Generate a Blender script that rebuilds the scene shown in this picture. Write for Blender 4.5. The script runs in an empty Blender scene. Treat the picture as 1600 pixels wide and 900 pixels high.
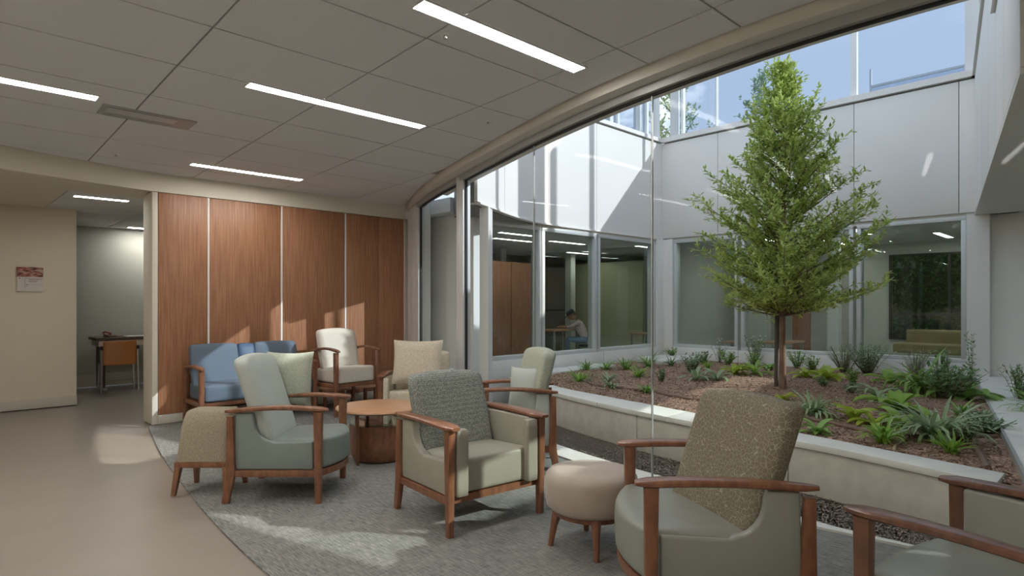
import bpy, bmesh, math, random
from mathutils import Vector, Matrix
random.seed(7)
R = math.radians
SC = bpy.context.scene
COL = SC.collection

# ------------------------------------------------------------ camera, sky, sun, exposure
cd = bpy.data.cameras.new('camera'); cam = bpy.data.objects.new('camera', cd); COL.objects.link(cam)
cam.location = (0, 0, 1.4); cam.rotation_euler = (R(90), 0, R(-44))
cd.sensor_width = 36; cd.lens = 36 * 960 / 1600; cd.shift_y = 24 / 1600; cd.clip_start = .05; cd.clip_end = 300
SC.camera = cam
SC.view_settings.view_transform = 'Standard'; SC.view_settings.look = 'None'
SC.view_settings.exposure = 1.64; SC.view_settings.gamma = 1.0; SC.view_settings.use_curve_mapping = False

SUN_DIR = Vector((-.56, .83, -.57)).normalized()      # the way the sunlight travels
w = bpy.data.worlds.new('sky'); SC.world = w; w.use_nodes = True
wn, wl = w.node_tree.nodes, w.node_tree.links
bgn = wn['Background']
sx = wn.new('ShaderNodeSeparateXYZ'); gr = wn.new('ShaderNodeValToRGB'); ge = gr.color_ramp.elements      # clear blue sky, paler towards the horizon
ge[0].position = 0; ge[0].color = (.31, .345, .40, 1); ge[1].position = .9; ge[1].color = (.25, .30, .39, 1)
q_ = ge.new(.3); q_.color = (.24, .28, .35, 1)
tc = wn.new('ShaderNodeTexCoord'); mpn = wn.new('ShaderNodeMapping'); mpn.inputs['Scale'].default_value = (1.4, 1.4, 3.0); mpn.inputs['Location'].default_value = (1.3, .1, .45)
ns = wn.new('ShaderNodeTexNoise'); ns.inputs['Scale'].default_value = 2.2; ns.inputs['Detail'].default_value = 7; ns.inputs['Roughness'].default_value = .6
cr = wn.new('ShaderNodeValToRGB'); cr.color_ramp.elements[0].position = .54; cr.color_ramp.elements[1].position = .74
mx = wn.new('ShaderNodeMix'); mx.data_type = 'RGBA'; mx.inputs[7].default_value = (.85, .84, .82, 1)
wl.new(tc.outputs['Generated'], mpn.inputs['Vector']); wl.new(mpn.outputs['Vector'], ns.inputs['Vector'])
wl.new(ns.outputs['Fac'], cr.inputs['Fac']); wl.new(cr.outputs['Color'], mx.inputs[0])
wl.new(tc.outputs['Generated'], sx.inputs[0]); wl.new(sx.outputs['Z'], gr.inputs['Fac']); wl.new(gr.outputs['Color'], mx.inputs[6]); wl.new(mx.outputs[2], bgn.inputs['Color'])
bgn.inputs['Strength'].default_value = 1.0
sl = bpy.data.lights.new('sun', 'SUN'); sl.energy = 1.75; sl.angle = R(.6); sl.color = (1, .96, .91)
so = bpy.data.objects.new('sun', sl); COL.objects.link(so); so.rotation_euler = SUN_DIR.to_track_quat('-Z', 'Y').to_euler()
so.location = (12, -6, 14)
LIGHT_STRENGTH = 15.0      # the ceiling strips

# ------------------------------------------------------------ materials
def mat(name, col, rough=.6, metal=0, spec=.5, var=0, vscale=8, bump=0, bscale=60, stretch=(1, 1, 1), col2=None, sheen=0, kind=None, coat=0):
    m = bpy.data.materials.new(name); m.use_nodes = True
    nt = m.node_tree; n, l = nt.nodes, nt.links; b = n['Principled BSDF']
    b.inputs['Base Color'].default_value = (*col, 1); b.inputs['Roughness'].default_value = rough
    b.inputs['Metallic'].default_value = metal; b.inputs['Specular IOR Level'].default_value = spec
    if sheen: b.inputs['Sheen Weight'].default_value = sheen
    if coat: b.inputs['Coat Weight'].default_value = coat; b.inputs['Coat Roughness'].default_value = .25
    t = n.new('ShaderNodeTexCoord'); mp = n.new('ShaderNodeMapping'); mp.inputs['Scale'].default_value = stretch
    l.new(t.outputs['Object'], mp.inputs['Vector'])
    def ramp(src, c1, c2, p1=.35, p2=.65):
        r = n.new('ShaderNodeValToRGB'); r.color_ramp.elements[0].color = (*c1, 1); r.color_ramp.elements[1].color = (*c2, 1)
        r.color_ramp.elements[0].position = p1; r.color_ramp.elements[1].position = p2
        l.new(src, r.inputs['Fac']); return r
    if kind == 'crackle':
        v = n.new('ShaderNodeTexVoronoi'); v.feature = 'DISTANCE_TO_EDGE'; v.inputs['Scale'].default_value = 50
        l.new(mp.outputs['Vector'], v.inputs['Vector'])
        r = ramp(v.outputs['Distance'], col2, col, .015, .045); l.new(r.outputs['Color'], b.inputs['Base Color'])
        bp = n.new('ShaderNodeBump'); bp.inputs['Strength'].default_value = .35; bp.inputs['Distance'].default_value = .002; bp.invert = True
        l.new(v.outputs['Distance'], bp.inputs['Height']); l.new(bp.outputs['Normal'], b.inputs['Normal'])
        return m
    if kind == 'weave':
        v = n.new('ShaderNodeTexVoronoi'); v.inputs['Scale'].default_value = 95; v.inputs['Randomness'].default_value = .55
        l.new(mp.outputs['Vector'], v.inputs['Vector'])
        r = ramp(v.outputs['Distance'], col, col2, .1, .6); l.new(r.outputs['Color'], b.inputs['Base Color'])
        bp = n.new('ShaderNodeBump'); bp.inputs['Strength'].default_value = .5; bp.inputs['Distance'].default_value = .003; bp.invert = True
        l.new(v.outputs['Distance'], bp.inputs['Height']); l.new(bp.outputs['Normal'], b.inputs['Normal'])
        return m
    if col2 is not None or var:
        ns = n.new('ShaderNodeTexNoise'); ns.inputs['Scale'].default_value = vscale; ns.inputs['Detail'].default_value = 5
        l.new(mp.outputs['Vector'], ns.inputs['Vector'])
        c2 = col2 if col2 is not None else tuple(c * (1 - var) for c in col)
        r = ramp(ns.outputs['Fac'], c2, col); l.new(r.outputs['Color'], b.inputs['Base Color'])
    if bump:
        nb = n.new('ShaderNodeTexNoise'); nb.inputs['Scale'].default_value = bscale; nb.inputs['Detail'].default_value = 3
        l.new(mp.outputs['Vector'], nb.inputs['Vector'])
        bp = n.new('ShaderNodeBump'); bp.inputs['Strength'].default_value = bump; bp.inputs['Distance'].default_value = .004
        l.new(nb.outputs['Fac'], bp.inputs['Height']); l.new(bp.outputs['Normal'], b.inputs['Normal'])
    return m

def glass_mat(name, tint, ior=1.5, rough=0.0, coat=1.0):
    m = bpy.data.materials.new(name); m.use_nodes = True
    n, l = m.node_tree.nodes, m.node_tree.links
    n.remove(n['Principled BSDF']); out = n['Material Output']
    tr = n.new('ShaderNodeBsdfTransparent'); tr.inputs['Color'].default_value = (*tint, 1)
    gl = n.new('ShaderNodeBsdfGlossy'); gl.inputs['Roughness'].default_value = rough; gl.inputs['Color'].default_value = (.95, 1, 1, 1)
    g = n.new('ShaderNodeNewGeometry'); dt = n.new('ShaderNodeVectorMath'); dt.operation = 'DOT_PRODUCT'
    l.new(g.outputs['Normal'], dt.inputs[0]); l.new(g.outputs['Incoming'], dt.inputs[1])
    def mth(op, a, b):                                       # Schlick reflectance, the same from both sides
        q = n.new('ShaderNodeMath'); q.operation = op
        for i, v in enumerate((a, b)):
            if v is None: continue
            if isinstance(v, (int, float)): q.inputs[i].default_value = v
            else: l.new(v, q.inputs[i])
        return q.outputs[0]
    f0 = ((ior - 1) / (ior + 1)) ** 2
    p5 = mth('POWER', mth('SUBTRACT', 1.0, mth('ABSOLUTE', dt.outputs['Value'], None)), 5.0)
    fac = mth('MULTIPLY', mth('ADD', mth('MULTIPLY', p5, 1 - f0), f0), coat)   # coat < 1: anti-reflective
    mi = n.new('ShaderNodeMixShader')
    l.new(fac, mi.inputs[0]); l.new(tr.outputs[0], mi.inputs[1]); l.new(gl.outputs[0], mi.inputs[2]); l.new(mi.outputs[0], out.inputs['Surface'])
    return m

def emit_mat(name, col, s):
    m = bpy.data.materials.new(name); m.use_nodes = True
    b = m.node_tree.nodes['Principled BSDF']; b.inputs['Base Color'].default_value = (.8, .8, .8, 1)
    b.inputs['Emission Color'].default_value = (*col, 1); b.inputs['Emission Strength'].default_value = s
    return m

def leaf_mat(name, col, col2, transl=.35, spec=.5):
    m = bpy.data.materials.new(name); m.use_nodes = True
    n, l = m.node_tree.nodes, m.node_tree.links; b = n['Principled BSDF']; out = n['Material Output']
    g = n.new('ShaderNodeNewGeometry'); r = n.new('ShaderNodeValToRGB')
    r.color_ramp.elements[0].color = (*col, 1); r.color_ramp.elements[1].color = (*col2, 1)
    l.new(g.outputs['Random Per Island'], r.inputs['Fac']); l.new(r.outputs['Color'], b.inputs['Base Color'])
    b.inputs['Roughness'].default_value = .42; b.inputs['Specular IOR Level'].default_value = spec
    t = n.new('ShaderNodeBsdfTranslucent'); l.new(r.outputs['Color'], t.inputs['Color'])
    mi = n.new('ShaderNodeMixShader'); mi.inputs[0].default_value = transl
    l.new(b.outputs[0], mi.inputs[1]); l.new(t.outputs[0], mi.inputs[2]); l.new(mi.outputs[0], out.inputs['Surface'])
    return m

M = {}
M['vinyl'] = mat('vinyl', (.28, .248, .208), .32, var=.08, vscale=2.2, bump=.04, bscale=30)
def carpet_mat():
    m = bpy.data.materials.new('carpet'); m.use_nodes = True
    n, l = m.node_tree.nodes, m.node_tree.links; b = n['Principled BSDF']; b.inputs['Roughness'].default_value = .95
    b.inputs['Specular IOR Level'].default_value = .15
    t = n.new('ShaderNodeTexCoord')
    def noise(sc, stretch, det=4):
        mp = n.new('ShaderNodeMapping'); mp.inputs['Scale'].default_value = stretch
        ns = n.new('ShaderNodeTexNoise'); ns.inputs['Scale'].default_value = sc; ns.inputs['Detail'].default_value = det; ns.inputs['Roughness'].default_value = .7
        l.new(t.outputs['Object'], mp.inputs['Vector']); l.new(mp.outputs['Vector'], ns.inputs['Vector']); return ns
    a = noise(9, (14, 1.2, 1)); c = noise(9, (1.0, 11, 1)); 
    br = n.new('ShaderNodeTexBrick'); br.inputs['Scale'].default_value = 1.0
    br.inputs['Brick Width'].default_value = 1.0; br.inputs['Row Height'].default_value = .5; br.inputs['Mortar Size'].default_value = 0.0
    br.inputs['Color1'].default_value = (0, 0, 0, 1); br.inputs['Color2'].default_value = (.5, .5, .5, 1)
    l.new(t.outputs['Object'], br.inputs['Vector'])
    mixf = n.new('ShaderNodeMix'); mixf.data_type = 'FLOAT'
    l.new(br.outputs['Color'], mixf.inputs[0]); l.new(a.outputs['Fac'], mixf.inputs[2]); l.new(c.outputs['Fac'], mixf.inputs[3])
    r = n.new('ShaderNodeValToRGB'); r.color_ramp.elements[0].position = .36; r.color_ramp.elements[1].position = .66
    r.color_ramp.elements[0].color = (.105, .108, .105, 1); r.color_ramp.elements[1].color = (.33, .325, .30, 1)
    l.new(mixf.outputs[0], r.inputs['Fac']); l.new(r.outputs['Color'], b.inputs['Base Color'])
    bp = n.new('ShaderNodeBump'); bp.inputs['Strength'].default_value = .6; bp.inputs['Distance'].default_value = .004
    l.new(mixf.outputs[0], bp.inputs['Height']); l.new(bp.outputs['Normal'], b.inputs['Normal'])
    return m
M['carpet'] = carpet_mat()
M['wall'] = mat('wall_paint', (.68, .61, .49), .75, var=.04, vscale=1.5)
M['wall_far'] = mat('wall_far', (.47, .48, .42), .75, var=.04, vscale=1.5)
M['soffit'] = mat('soffit_paint', (.70, .66, .56), .8)
M['base'] = mat('baseboard', (.55, .52, .45), .5)
M['tile'] = mat('ceiling_tile', (.76, .775, .785), .9, var=.05, vscale=120, bump=.15, bscale=220)
M['grid'] = mat('ceiling_grid', (.34, .33, .31), .6)
M['beam'] = mat('beam_paint', (.68, .65, .58), .7)
M['alu'] = mat('grey_aluminium', (.44, .45, .44), .4, metal=.35)
M['alu_light'] = mat('light_aluminium', (.66, .67, .66), .4, metal=.2)
M['black'] = mat('black_rubber', (.02, .02, .02), .6)
M['white'] = mat('white_metal', (.8, .8, .78), .45)
M['clad'] = mat('cladding', (.84, .805, .76), .5, var=.03, vscale=1.2)
M['joint'] = mat('joint_grey', (.25, .25, .24), .8)  # dark grey core that shows between the cladding panels
M['concrete'] = mat('concrete', (.62, .57, .505), .85, var=.14, vscale=9, bump=.2, bscale=40)
M['cap'] = mat('cap_stone', (.76, .73, .68), .7, var=.08, vscale=6, bump=.08, bscale=60)
M['wood_panel'] = mat('wood_panel', (.41, .205, .108), .42, col2=(.29, .13, .066), vscale=7, stretch=(9, 9, .35), bump=.04, bscale=20)
M['wood'] = mat('chair_wood', (.25, .108, .056), .35, col2=(.165, .068, .035), vscale=9, stretch=(3, 3, 1), coat=.25)
M['wood_dark'] = mat('chair_wood_dark', (.17, .078, .045), .35, col2=(.11, .05, .03), vscale=9, stretch=(3, 3, 1), coat=.25)
M['wood_light'] = mat('maple', (.56, .33, .19), .35, col2=(.48, .26, .14), vscale=6, stretch=(1, 7, 1), coat=.3)
M['vinyl_green'] = mat('green_grey_vinyl', (.265, .275, .235), .38, var=.06, vscale=7, bump=.05, bscale=150)
M['vinyl_taupe'] = mat('taupe_vinyl', (.33, .315, .255), .45, var=.06, vscale=7, bump=.1, bscale=180)
M['vinyl_teal'] = mat('teal_grey_vinyl', (.215, .255, .235), .42, var=.06, vscale=7, bump=.05, bscale=150)
M['vinyl_pale'] = mat('pale_sage_vinyl', (.42, .46, .42), .45, var=.06, vscale=7)
M['vinyl_beige'] = mat('beige_suede', (.40, .335, .275), .8, var=.1, vscale=6, sheen=.2)
M['crackle'] = mat('crackle_fabric', (.17, .145, .10), .9, col2=(.34, .33, .25), kind='crackle')
M['weave'] = mat('weave_fabric', (.40, .40, .34), .95, col2=(.16, .18, .17), kind='weave', stretch=(1, 1, .8))
M['sage'] = mat('sage_tweed', (.44, .47, .38), .95, col2=(.32, .35, .28), vscale=120, bump=.3, bscale=200)
M['cream'] = mat('cream_tweed', (.66, .60, .47), .95, col2=(.50, .44, .33), vscale=90, bump=.3, bscale=200)
M['cream_pale'] = mat('cream_plain', (.68, .63, .54), .9, var=.1, vscale=60, bump=.2, bscale=200)
M['blue'] = mat('blue_fabric', (.125, .165, .215), .85, var=.1, vscale=90, bump=.2, bscale=220)
M['blue_dark'] = mat('dark_blue_vinyl', (.045, .095, .17), .5)
M['grey_fabric'] = mat('grey_fabric', (.48, .48, .46), .9, var=.08, vscale=60)
M['beige_tweed'] = mat('beige_tweed', (.34, .29, .21), .95, col2=(.24, .20, .145), vscale=110, bump=.3, bscale=200)
M['orange'] = mat('orange_shell', (.42, .17, .05), .4)
M['chrome'] = mat('steel_tube', (.5, .5, .5), .3, metal=.9)
M['mulch'] = mat('mulch_soil', (.23, .13, .09), .95, col2=(.38, .25, .18), vscale=26, bump=1, bscale=70)
M['mulch2'] = mat('gravel_mulch', (.20, .155, .125), .95, col2=(.33, .27, .225), vscale=40, bump=1, bscale=90)
M['chip'] = leaf_mat('bark_chip', (.16, .085, .055), (.60, .40, .29), 0.0, .2)
M['chip2'] = leaf_mat('grey_chip', (.30, .235, .19), (.58, .49, .42), 0.0, .2)
M['hose'] = mat('drip_hose', (.19, .12, .085), .7)
M['hose_light'] = mat('dry_twig', (.48, .37, .27), .8)
M['bark'] = mat('tree_bark', (.16, .085, .055), .85, col2=(.26, .16, .11), vscale=12, stretch=(1, 1, .3), bump=.5, bscale=40)
M['stake'] = mat('dark_stake', (.10, .075, .06), .7)
M['twig'] = mat('twig', (.17, .13, .075), .8)
M['leaf'] = leaf_mat('tree_leaf', (.31, .40, .08), (.66, .74, .24), .5)
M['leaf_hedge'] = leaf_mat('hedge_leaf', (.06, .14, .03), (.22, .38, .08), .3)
M['g_mid'] = leaf_mat('leaf_mid', (.19, .36, .08), (.36, .56, .14), .3)
M['g_dark'] = leaf_mat('leaf_dark', (.11, .22, .07), (.21, .36, .12), .25)
M['g_bright'] = leaf_mat('leaf_bright', (.22, .42, .05), (.38, .56, .09), .4)
M['g_yellow'] = leaf_mat('leaf_yellow', (.38, .52, .05), (.55, .62, .10), .4)
M['g_pale'] = leaf_mat('leaf_pale', (.26, .36, .17), (.42, .52, .30), .3)
M['g_blue'] = leaf_mat('leaf_blue', (.21, .33, .19), (.36, .50, .29), .25)
M['petal'] = mat('petal', (.75, .73, .66), .6)
M['grass_ground'] = mat('lawn', (.10, .17, .05), .9, var=.3, vscale=3)
M['glass'] = glass_mat('clear_glass', (.965, .98, .97), 1.3, coat=.15)
M['glass_win'] = glass_mat('window_glass', (.87, .92, .905), 1.5)
M['glass_up'] = glass_mat('upper_glass', (.765, .805, .86), 1.5)
M['glass_front'] = M['glass']
M['strip'] = emit_mat('light_strip', (1, .96, .91), LIGHT_STRENGTH)
M['strip_dim'] = emit_mat('light_strip_dimmed', (1, .96, .91), 6.5)
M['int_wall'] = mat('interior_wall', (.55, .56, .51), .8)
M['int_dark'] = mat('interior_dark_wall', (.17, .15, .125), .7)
M['int_wood'] = mat('interior_wood', (.36, .17, .09), .5, col2=(.26, .12, .065), vscale=6, stretch=(8, 8, .3))
M['int_olive'] = mat('interior_olive', (.42, .43, .28), .8)
M['int_floor'] = mat('interior_floor', (.34, .35, .32), .3)
M['olive_sofa'] = mat('olive_sofa', (.27, .22, .10), .6)
M['slate_panel'] = mat('slate_panel', (.36, .42, .48), .3)

# ------------------------------------------------------------ geometry helpers
def link(o, parent=None):
    COL.objects.link(o)
    if parent: o.parent = parent
    return o
def tag(o, label=None, cat=None, group=None, kind=None):
    if label: o['label'] = label
    if cat: o['category'] = cat
    if group: o['group'] = group
    if kind: o['kind'] = kind
    return o
def empty(name, loc=(0, 0, 0), rz=0, label=None, cat=None, group=None, kind=None):
    o = bpy.data.objects.new(name, None); o.location = loc; o.rotation_euler = (0, 0, rz); o.empty_display_size = .1
    link(o); return tag(o, label, cat, group, kind)
def copy_tree(o, parent=None):
    c = o.copy(); link(c); c.parent = parent
    for ch in list(o.children): copy_tree(ch, c)
    return c

class MB:
    def __init__(s): s.v = []; s.f = []
    def add(s, vs, fs, M4=None):
        k = len(s.v)
        s.v += [tuple(M4 @ Vector(p)) if M4 else tuple(p) for p in vs]
        s.f += [tuple(i + k for i in f) for f in fs]; return s
    def box(s, x0, x1, y0, y1, z0, z1, M4=None):
        vs = [(x, y, z) for z in (z0, z1) for x, y in ((x0, y0), (x1, y0), (x1, y1), (x0, y1))]
        return s.add(vs, [(3, 2, 1, 0), (4, 5, 6, 7), (0, 1, 5, 4), (1, 2, 6, 5), (2, 3, 7, 6), (3, 0, 4, 7)], M4)
    def prism(s, pts, z0, z1, M4=None):                      # pts counter-clockwise in xy
        n = len(pts); zf0 = z0 if callable(z0) else (lambda x, y: z0); zf1 = z1 if callable(z1) else (lambda x, y: z1)
        vs = [(x, y, zf0(x, y)) for x, y in pts] + [(x, y, zf1(x, y)) for x, y in pts]
        fs = [tuple(range(n - 1, -1, -1)), tuple(range(n, 2 * n))] + [(i, (i + 1) % n, n + (i + 1) % n, n + i) for i in range(n)]
        return s.add(vs, fs, M4)
    def profile(s, pts, x0, x1):                             # pts (y,z) counter-clockwise seen from +x
        n = len(pts); vs = [(x0, y, z) for y, z in pts] + [(x1, y, z) for y, z in pts]
        fs = [tuple(range(n - 1, -1, -1)), tuple(range(n, 2 * n))] + [(i, (i + 1) % n, n + (i + 1) % n, n + i) for i in range(n)]
        return s.add(vs, fs)
    def loft(s, secs, closed=True):                          # list of rings with the same count
        k = len(secs[0]); vs = [p for r in secs for p in r]; fs = []
        for i in range(len(secs) - 1):
            for j in range(k):
                fs.append((i * k + j, i * k + (j + 1) % k, (i + 1) * k + (j + 1) % k, (i + 1) * k + j))
        if closed: fs += [tuple(range(k - 1, -1, -1)), tuple(range((len(secs) - 1) * k, len(secs) * k))]
        return s.add(vs, fs)
    def tube(s, path, r, n=8, caps=True):
        secs = []; P = [Vector(p) for p in path]
        for i, p in enumerate(P):
            t = (P[min(i + 1, len(P) - 1)] - P[max(i - 1, 0)]).normalized()
            a = t.cross(Vector((0, 0, 1)));
            if a.length < .05: a = t.cross(Vector((1, 0, 0)))
            a.normalize(); b = a.cross(t).normalized(); rr = r[i] if isinstance(r, (list, tuple)) else r
            secs.append([tuple(p + a * (rr * math.cos(2 * math.pi * k / n)) + b * (rr * math.sin(2 * math.pi * k / n))) for k in range(n)])
        return s.loft(secs, caps)
    def lathe(s, prof, n=40, M4=None):                       # prof (r,z) bottom to top
        secs = [[(r * math.cos(2 * math.pi * k / n), r * math.sin(2 * math.pi * k / n), z) for k in range(n)] for r, z in prof]
        k0 = len(s.v); s.loft(secs)
        if M4: s.v[k0:] = [tuple(M4 @ Vector(p)) for p in s.v[k0:]]
        return s
    def rbox(s, half, r, n=7, fn=None, bulge=0, c=(0, 0, 0)):
        idx = {}; vs = []; fs = []; hx, hy, hz = half
        def vid(i, j, k):
            key = (i, j, k)
            if key in idx: return idx[key]
            p = [2 * q / n - 1 for q in key]
            p = [math.copysign(min(1, abs(q) * 1.0) ** .75, q) for q in p]     # denser towards the edges
            q = Vector((p[0] * hx, p[1] * hy, p[2] * hz)); inn = Vector(tuple(max(-(h - r), min(h - r, a)) for a, h in zip(q, (hx, hy, hz))))
            d = q - inn
            if d.length > 1e-9: q = inn + d.normalized() * r if d.length >= r * .999 else inn + d
            if bulge:
                for a in range(3):
                    if abs(abs(p[a]) - 1) < 1e-6:
                        o = [x for x in range(3) if x != a]
                        q[a] += math.copysign(bulge, p[a]) * (1 - p[o[0]] ** 2) * (1 - p[o[1]] ** 2)
            q = q + Vector(c)
            if fn: q = Vector(fn(q.x, q.y, q.z))
            idx[key] = len(vs); vs.append(tuple(q)); return idx[key]
        for a in range(3):
            b, c2 = (a + 1) % 3, (a + 2) % 3
            for side in (0, n):
                for i in range(n):
                    for j in range(n):
                        q = []
                        for (di, dj) in ((0, 0), (1, 0), (1, 1), (0, 1)):
                            t = [0, 0, 0]; t[a] = side; t[b] = i + di; t[c2] = j + dj; q.append(vid(*t))
                        fs.append(tuple(q) if side else tuple(reversed(q)))
        return s.add(vs, fs)
    def build(s, name, m, parent=None, bevel=0, seg=2, smooth=True, ang=35):
        me = bpy.data.meshes.new(name); me.from_pydata(s.v, [], s.f); me.validate()
        if bevel:
            bm = bmesh.new(); bm.from_mesh(me)
            es = [e for e in bm.edges if len(e.link_faces) == 2 and e.calc_face_angle(0) > R(28)]
            bmesh.ops.bevel(bm, geom=es, offset=bevel, segments=seg, profile=.5, affect='EDGES', clamp_overlap=True)
            bm.to_mesh(me); bm.free()
        me.materials.append(m if not isinstance(m, str) else M[m])
        if smooth:
            me.shade_smooth(); me.set_sharp_from_angle(angle=R(ang))
        o = bpy.data.objects.new(name, me); return link(o, parent)

def ring(c, ax, ay, n=12, p=2.6):                          # super-ellipse ring round c with half axes ax, ay
    out = []
    for k in range(n):
        t = 2 * math.pi * (k + .5) / n; a, b = math.cos(t), math.sin(t)
        a = math.copysign(abs(a) ** (2 / p), a); b = math.copysign(abs(b) ** (2 / p), b)
        out.append(tuple(Vector(c) + Vector(ax) * a + Vector(ay) * b))
    return out

def interp(P):                                             # smooth interpolation value(y) through (y, value) points
    P = sorted(P)
    def f(y):
        if y <= P[0][0]: a, b = P[0], P[1]; return a[1] + (b[1] - a[1]) * (y - a[0]) / (b[0] - a[0])
        if y >= P[-1][0]: a, b = P[-2], P[-1]; return b[1] + (b[1] - a[1]) * (y - b[0]) / (b[0] - a[0])
        for i in range(len(P) - 1):
            if P[i][0] <= y <= P[i + 1][0]: break
        x0, x1 = P[i][0], P[i + 1][0]; h = x1 - x0; t = (y - x0) / h
        def sl(j):
            if j == 0: return (P[1][1] - P[0][1]) / (P[1][0] - P[0][0])
            if j == len(P) - 1: return (P[-1][1] - P[-2][1]) / (P[-1][0] - P[-2][0])
            return (P[j + 1][1] - P[j - 1][1]) / (P[j + 1][0] - P[j - 1][0])
        m0, m1 = sl(i) * h, sl(i + 1) * h
        return (2*t**3 - 3*t*t + 1) * P[i][1] + (t**3 - 2*t*t + t) * m0 + (-2*t**3 + 3*t*t) * P[i+1][1] + (t**3 - t*t) * m1
    return f
def zc(y): return 2.9 + .045 * (7.96 - y)                  # the ceiling rises gently towards the front
xc = interp([(8.0, 5.41), (6.9, 4.90), (5.74, 4.49), (4.76, 4.23), (3.94, 4.04), (3.28, 3.91), (2.47, 3.83), (1.66, 3.82), (1.0, 3.88), (.3, 4.0), (-1, 4.3), (-3, 4.9)])
xg = interp([(7.96, 5.50), (6.9, 5.04), (5.65, 4.66), (4.9, 4.46), (4.1, 4.25), (3.23, 4.08), (2.61, 4.01), (1.7, 3.98), (1.0, 4.04), (.3, 4.16), (-1, 4.47), (-3, 5.1)])
yf = interp([(-3.2, 5.9), (-1.5, 6.7), (-.3, 7.3), (.56, 7.62), (1.3, 7.82), (1.93, 7.94), (2.6, 7.94), (6, 7.94)])

def sweep(ys, quad):                                       # quad(y) -> ring of points; closed loft along y
    m = MB(); m.loft([quad(y) for y in ys]); return m
def lin(a, b, n): return [a + (b - a) * i / n for i in range(n + 1)]

# ------------------------------------------------------------ floor and carpet
MB().box(-3, 6, -3, 12.5, -.12, -.012).build('floor', 'vinyl').__setitem__('kind', 'structure')
xcar = interp([(8.3, 1.96), (7.83, 1.87), (6.36, 1.62), (4.75, 1.42), (3.76, 1.33), (3.0, 1.30), (1.5, 1.33), (0, 1.5), (-2.95, 2.2)])
ys = lin(-2.9, 7.93, 40)
pts = [(xg(y) + .02, y) for y in ys] + [(xcar(y), y) for y in reversed(ys)]
car = MB().prism(pts, -.011, 0).build('carpet', 'carpet'); tag(car, kind='structure')

# ------------------------------------------------------------ ceiling with separate tiles
XL = [-3.1, -2.0, -.9, .2, 1.29, 2.36, 3.44, 4.5, 5.6]
YL = [-3.02, -2.44, -1.73, -1.02, -.31, .40, 1.11, 1.82, 2.53, 3.24, 3.955, 4.67, 5.385, 6.10, 6.81, 7.52, 8.23]
ceil = MB()
ysl = lin(-3, 7.93, 44)
for i in range(len(ysl) - 1):                              # backing plate above the tiles (the grid shows through the joints)
    a, b = ysl[i], ysl[i + 1]
    vs = [(-3.1, a, zc(a) + .01), (xc(a) + .03, a, zc(a) + .01), (xc(b) + .03, b, zc(b) + .01), (-3.1, b, zc(b) + .01)]
    vs += [(x, y, z + .15) for x, y, z in vs]
    ceil.add(vs, [(3, 2, 1, 0), (4, 5, 6, 7), (0, 1, 5, 4), (1, 2, 6, 5), (2, 3, 7, 6), (3, 0, 4, 7)])
ceil = ceil.build('ceiling', 'grid', smooth=False); tag(ceil, kind='structure')
g = .007
for i in range(len(XL) - 1):
    for j in range(len(YL) - 1):
        x0, x1, y0, y1 = XL[i] + g, XL[i + 1] - g, YL[j] + g, YL[j + 1] - g
        P = []
        top = lambda x: min(y1, yf(x) - .012)
        yt = top(x0)
        if max(yt, top(x1)) < y0 + .03 or xc(y0) - .012 < x0 + .03: continue
        right = lambda y: min(x1, xc(y) - .012)
        n = 6 if xc((y0 + y1) / 2) < x1 + .3 else 1
        ytr = max(top(right(y0)), y0 + .02)
        for k in range(n + 1):
            y = y0 + (max(ytr, y0 + .02) - y0) * k / n
            if right(y) > x0 + .02: P.append((right(y), y))
        m_ = 4 if top(x0) != top(x1) else 1
        for k in range(1, m_ + 1):
            x = P[-1][0] + (x0 - P[-1][0]) * k / m_ if k < m_ else x0
            P.append((x, max(top(x), y0 + .02)))
        P = [(x0, y0)] + P
        MB().prism(P, lambda x, y: zc(y), lambda x, y: zc(y) + .009).build('ceiling_tile', 'tile', ceil, smooth=False)

# beam, soffit and head frame that follow the curved glazing
ys = lin(-2.95, 7.9, 44)
sweep(ys, lambda y: [(xc(y), y, zc(y) - .085), (xg(y) + .065, y, zc(y) - .085), (xg(y) + .065, y, zc(y) + .16), (xc(y), y, zc(y) + .16)]).build('trim_1', 'beam').__setitem__('kind', 'structure')
win1 = empty('window_1', (0, 0, 0), kind='structure')
hd = sweep(ys, lambda y: [(xg(y) - .055, y, zc(y) - .15), (xg(y) + .055, y, zc(y) - .15), (xg(y) + .055, y, zc(y) - .086), (xg(y) - .055, y, zc(y) - .086)]).build('head_frame', 'alu', win1)
sweep(ys, lambda y: [(xg(y) - .014, y, zc(y) - .165), (xg(y) + .016, y, zc(y) - .165), (xg(y) + .016, y, zc(y) - .15), (xg(y) - .014, y, zc(y) - .15)]).build('gasket', 'black', win1)
# outer fascia of this building above the glass
sweep(lin(-2.95, 6.6, 30), lambda y: [(xg(y) + .07, y, zc(y) - .10), (xg(y) + .22, y, zc(y) - .10), (xg(y) + .22, y, 4.1), (xg(y) + .07, y, 4.1)]).build('facade_front', 'clad').__setitem__('kind', 'structure')
MB().box(-3.2, 4.1, -3.2, 12.6, 3.62, 3.75).build('roof', 'soffit').__setitem__('kind', 'structure')
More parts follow.
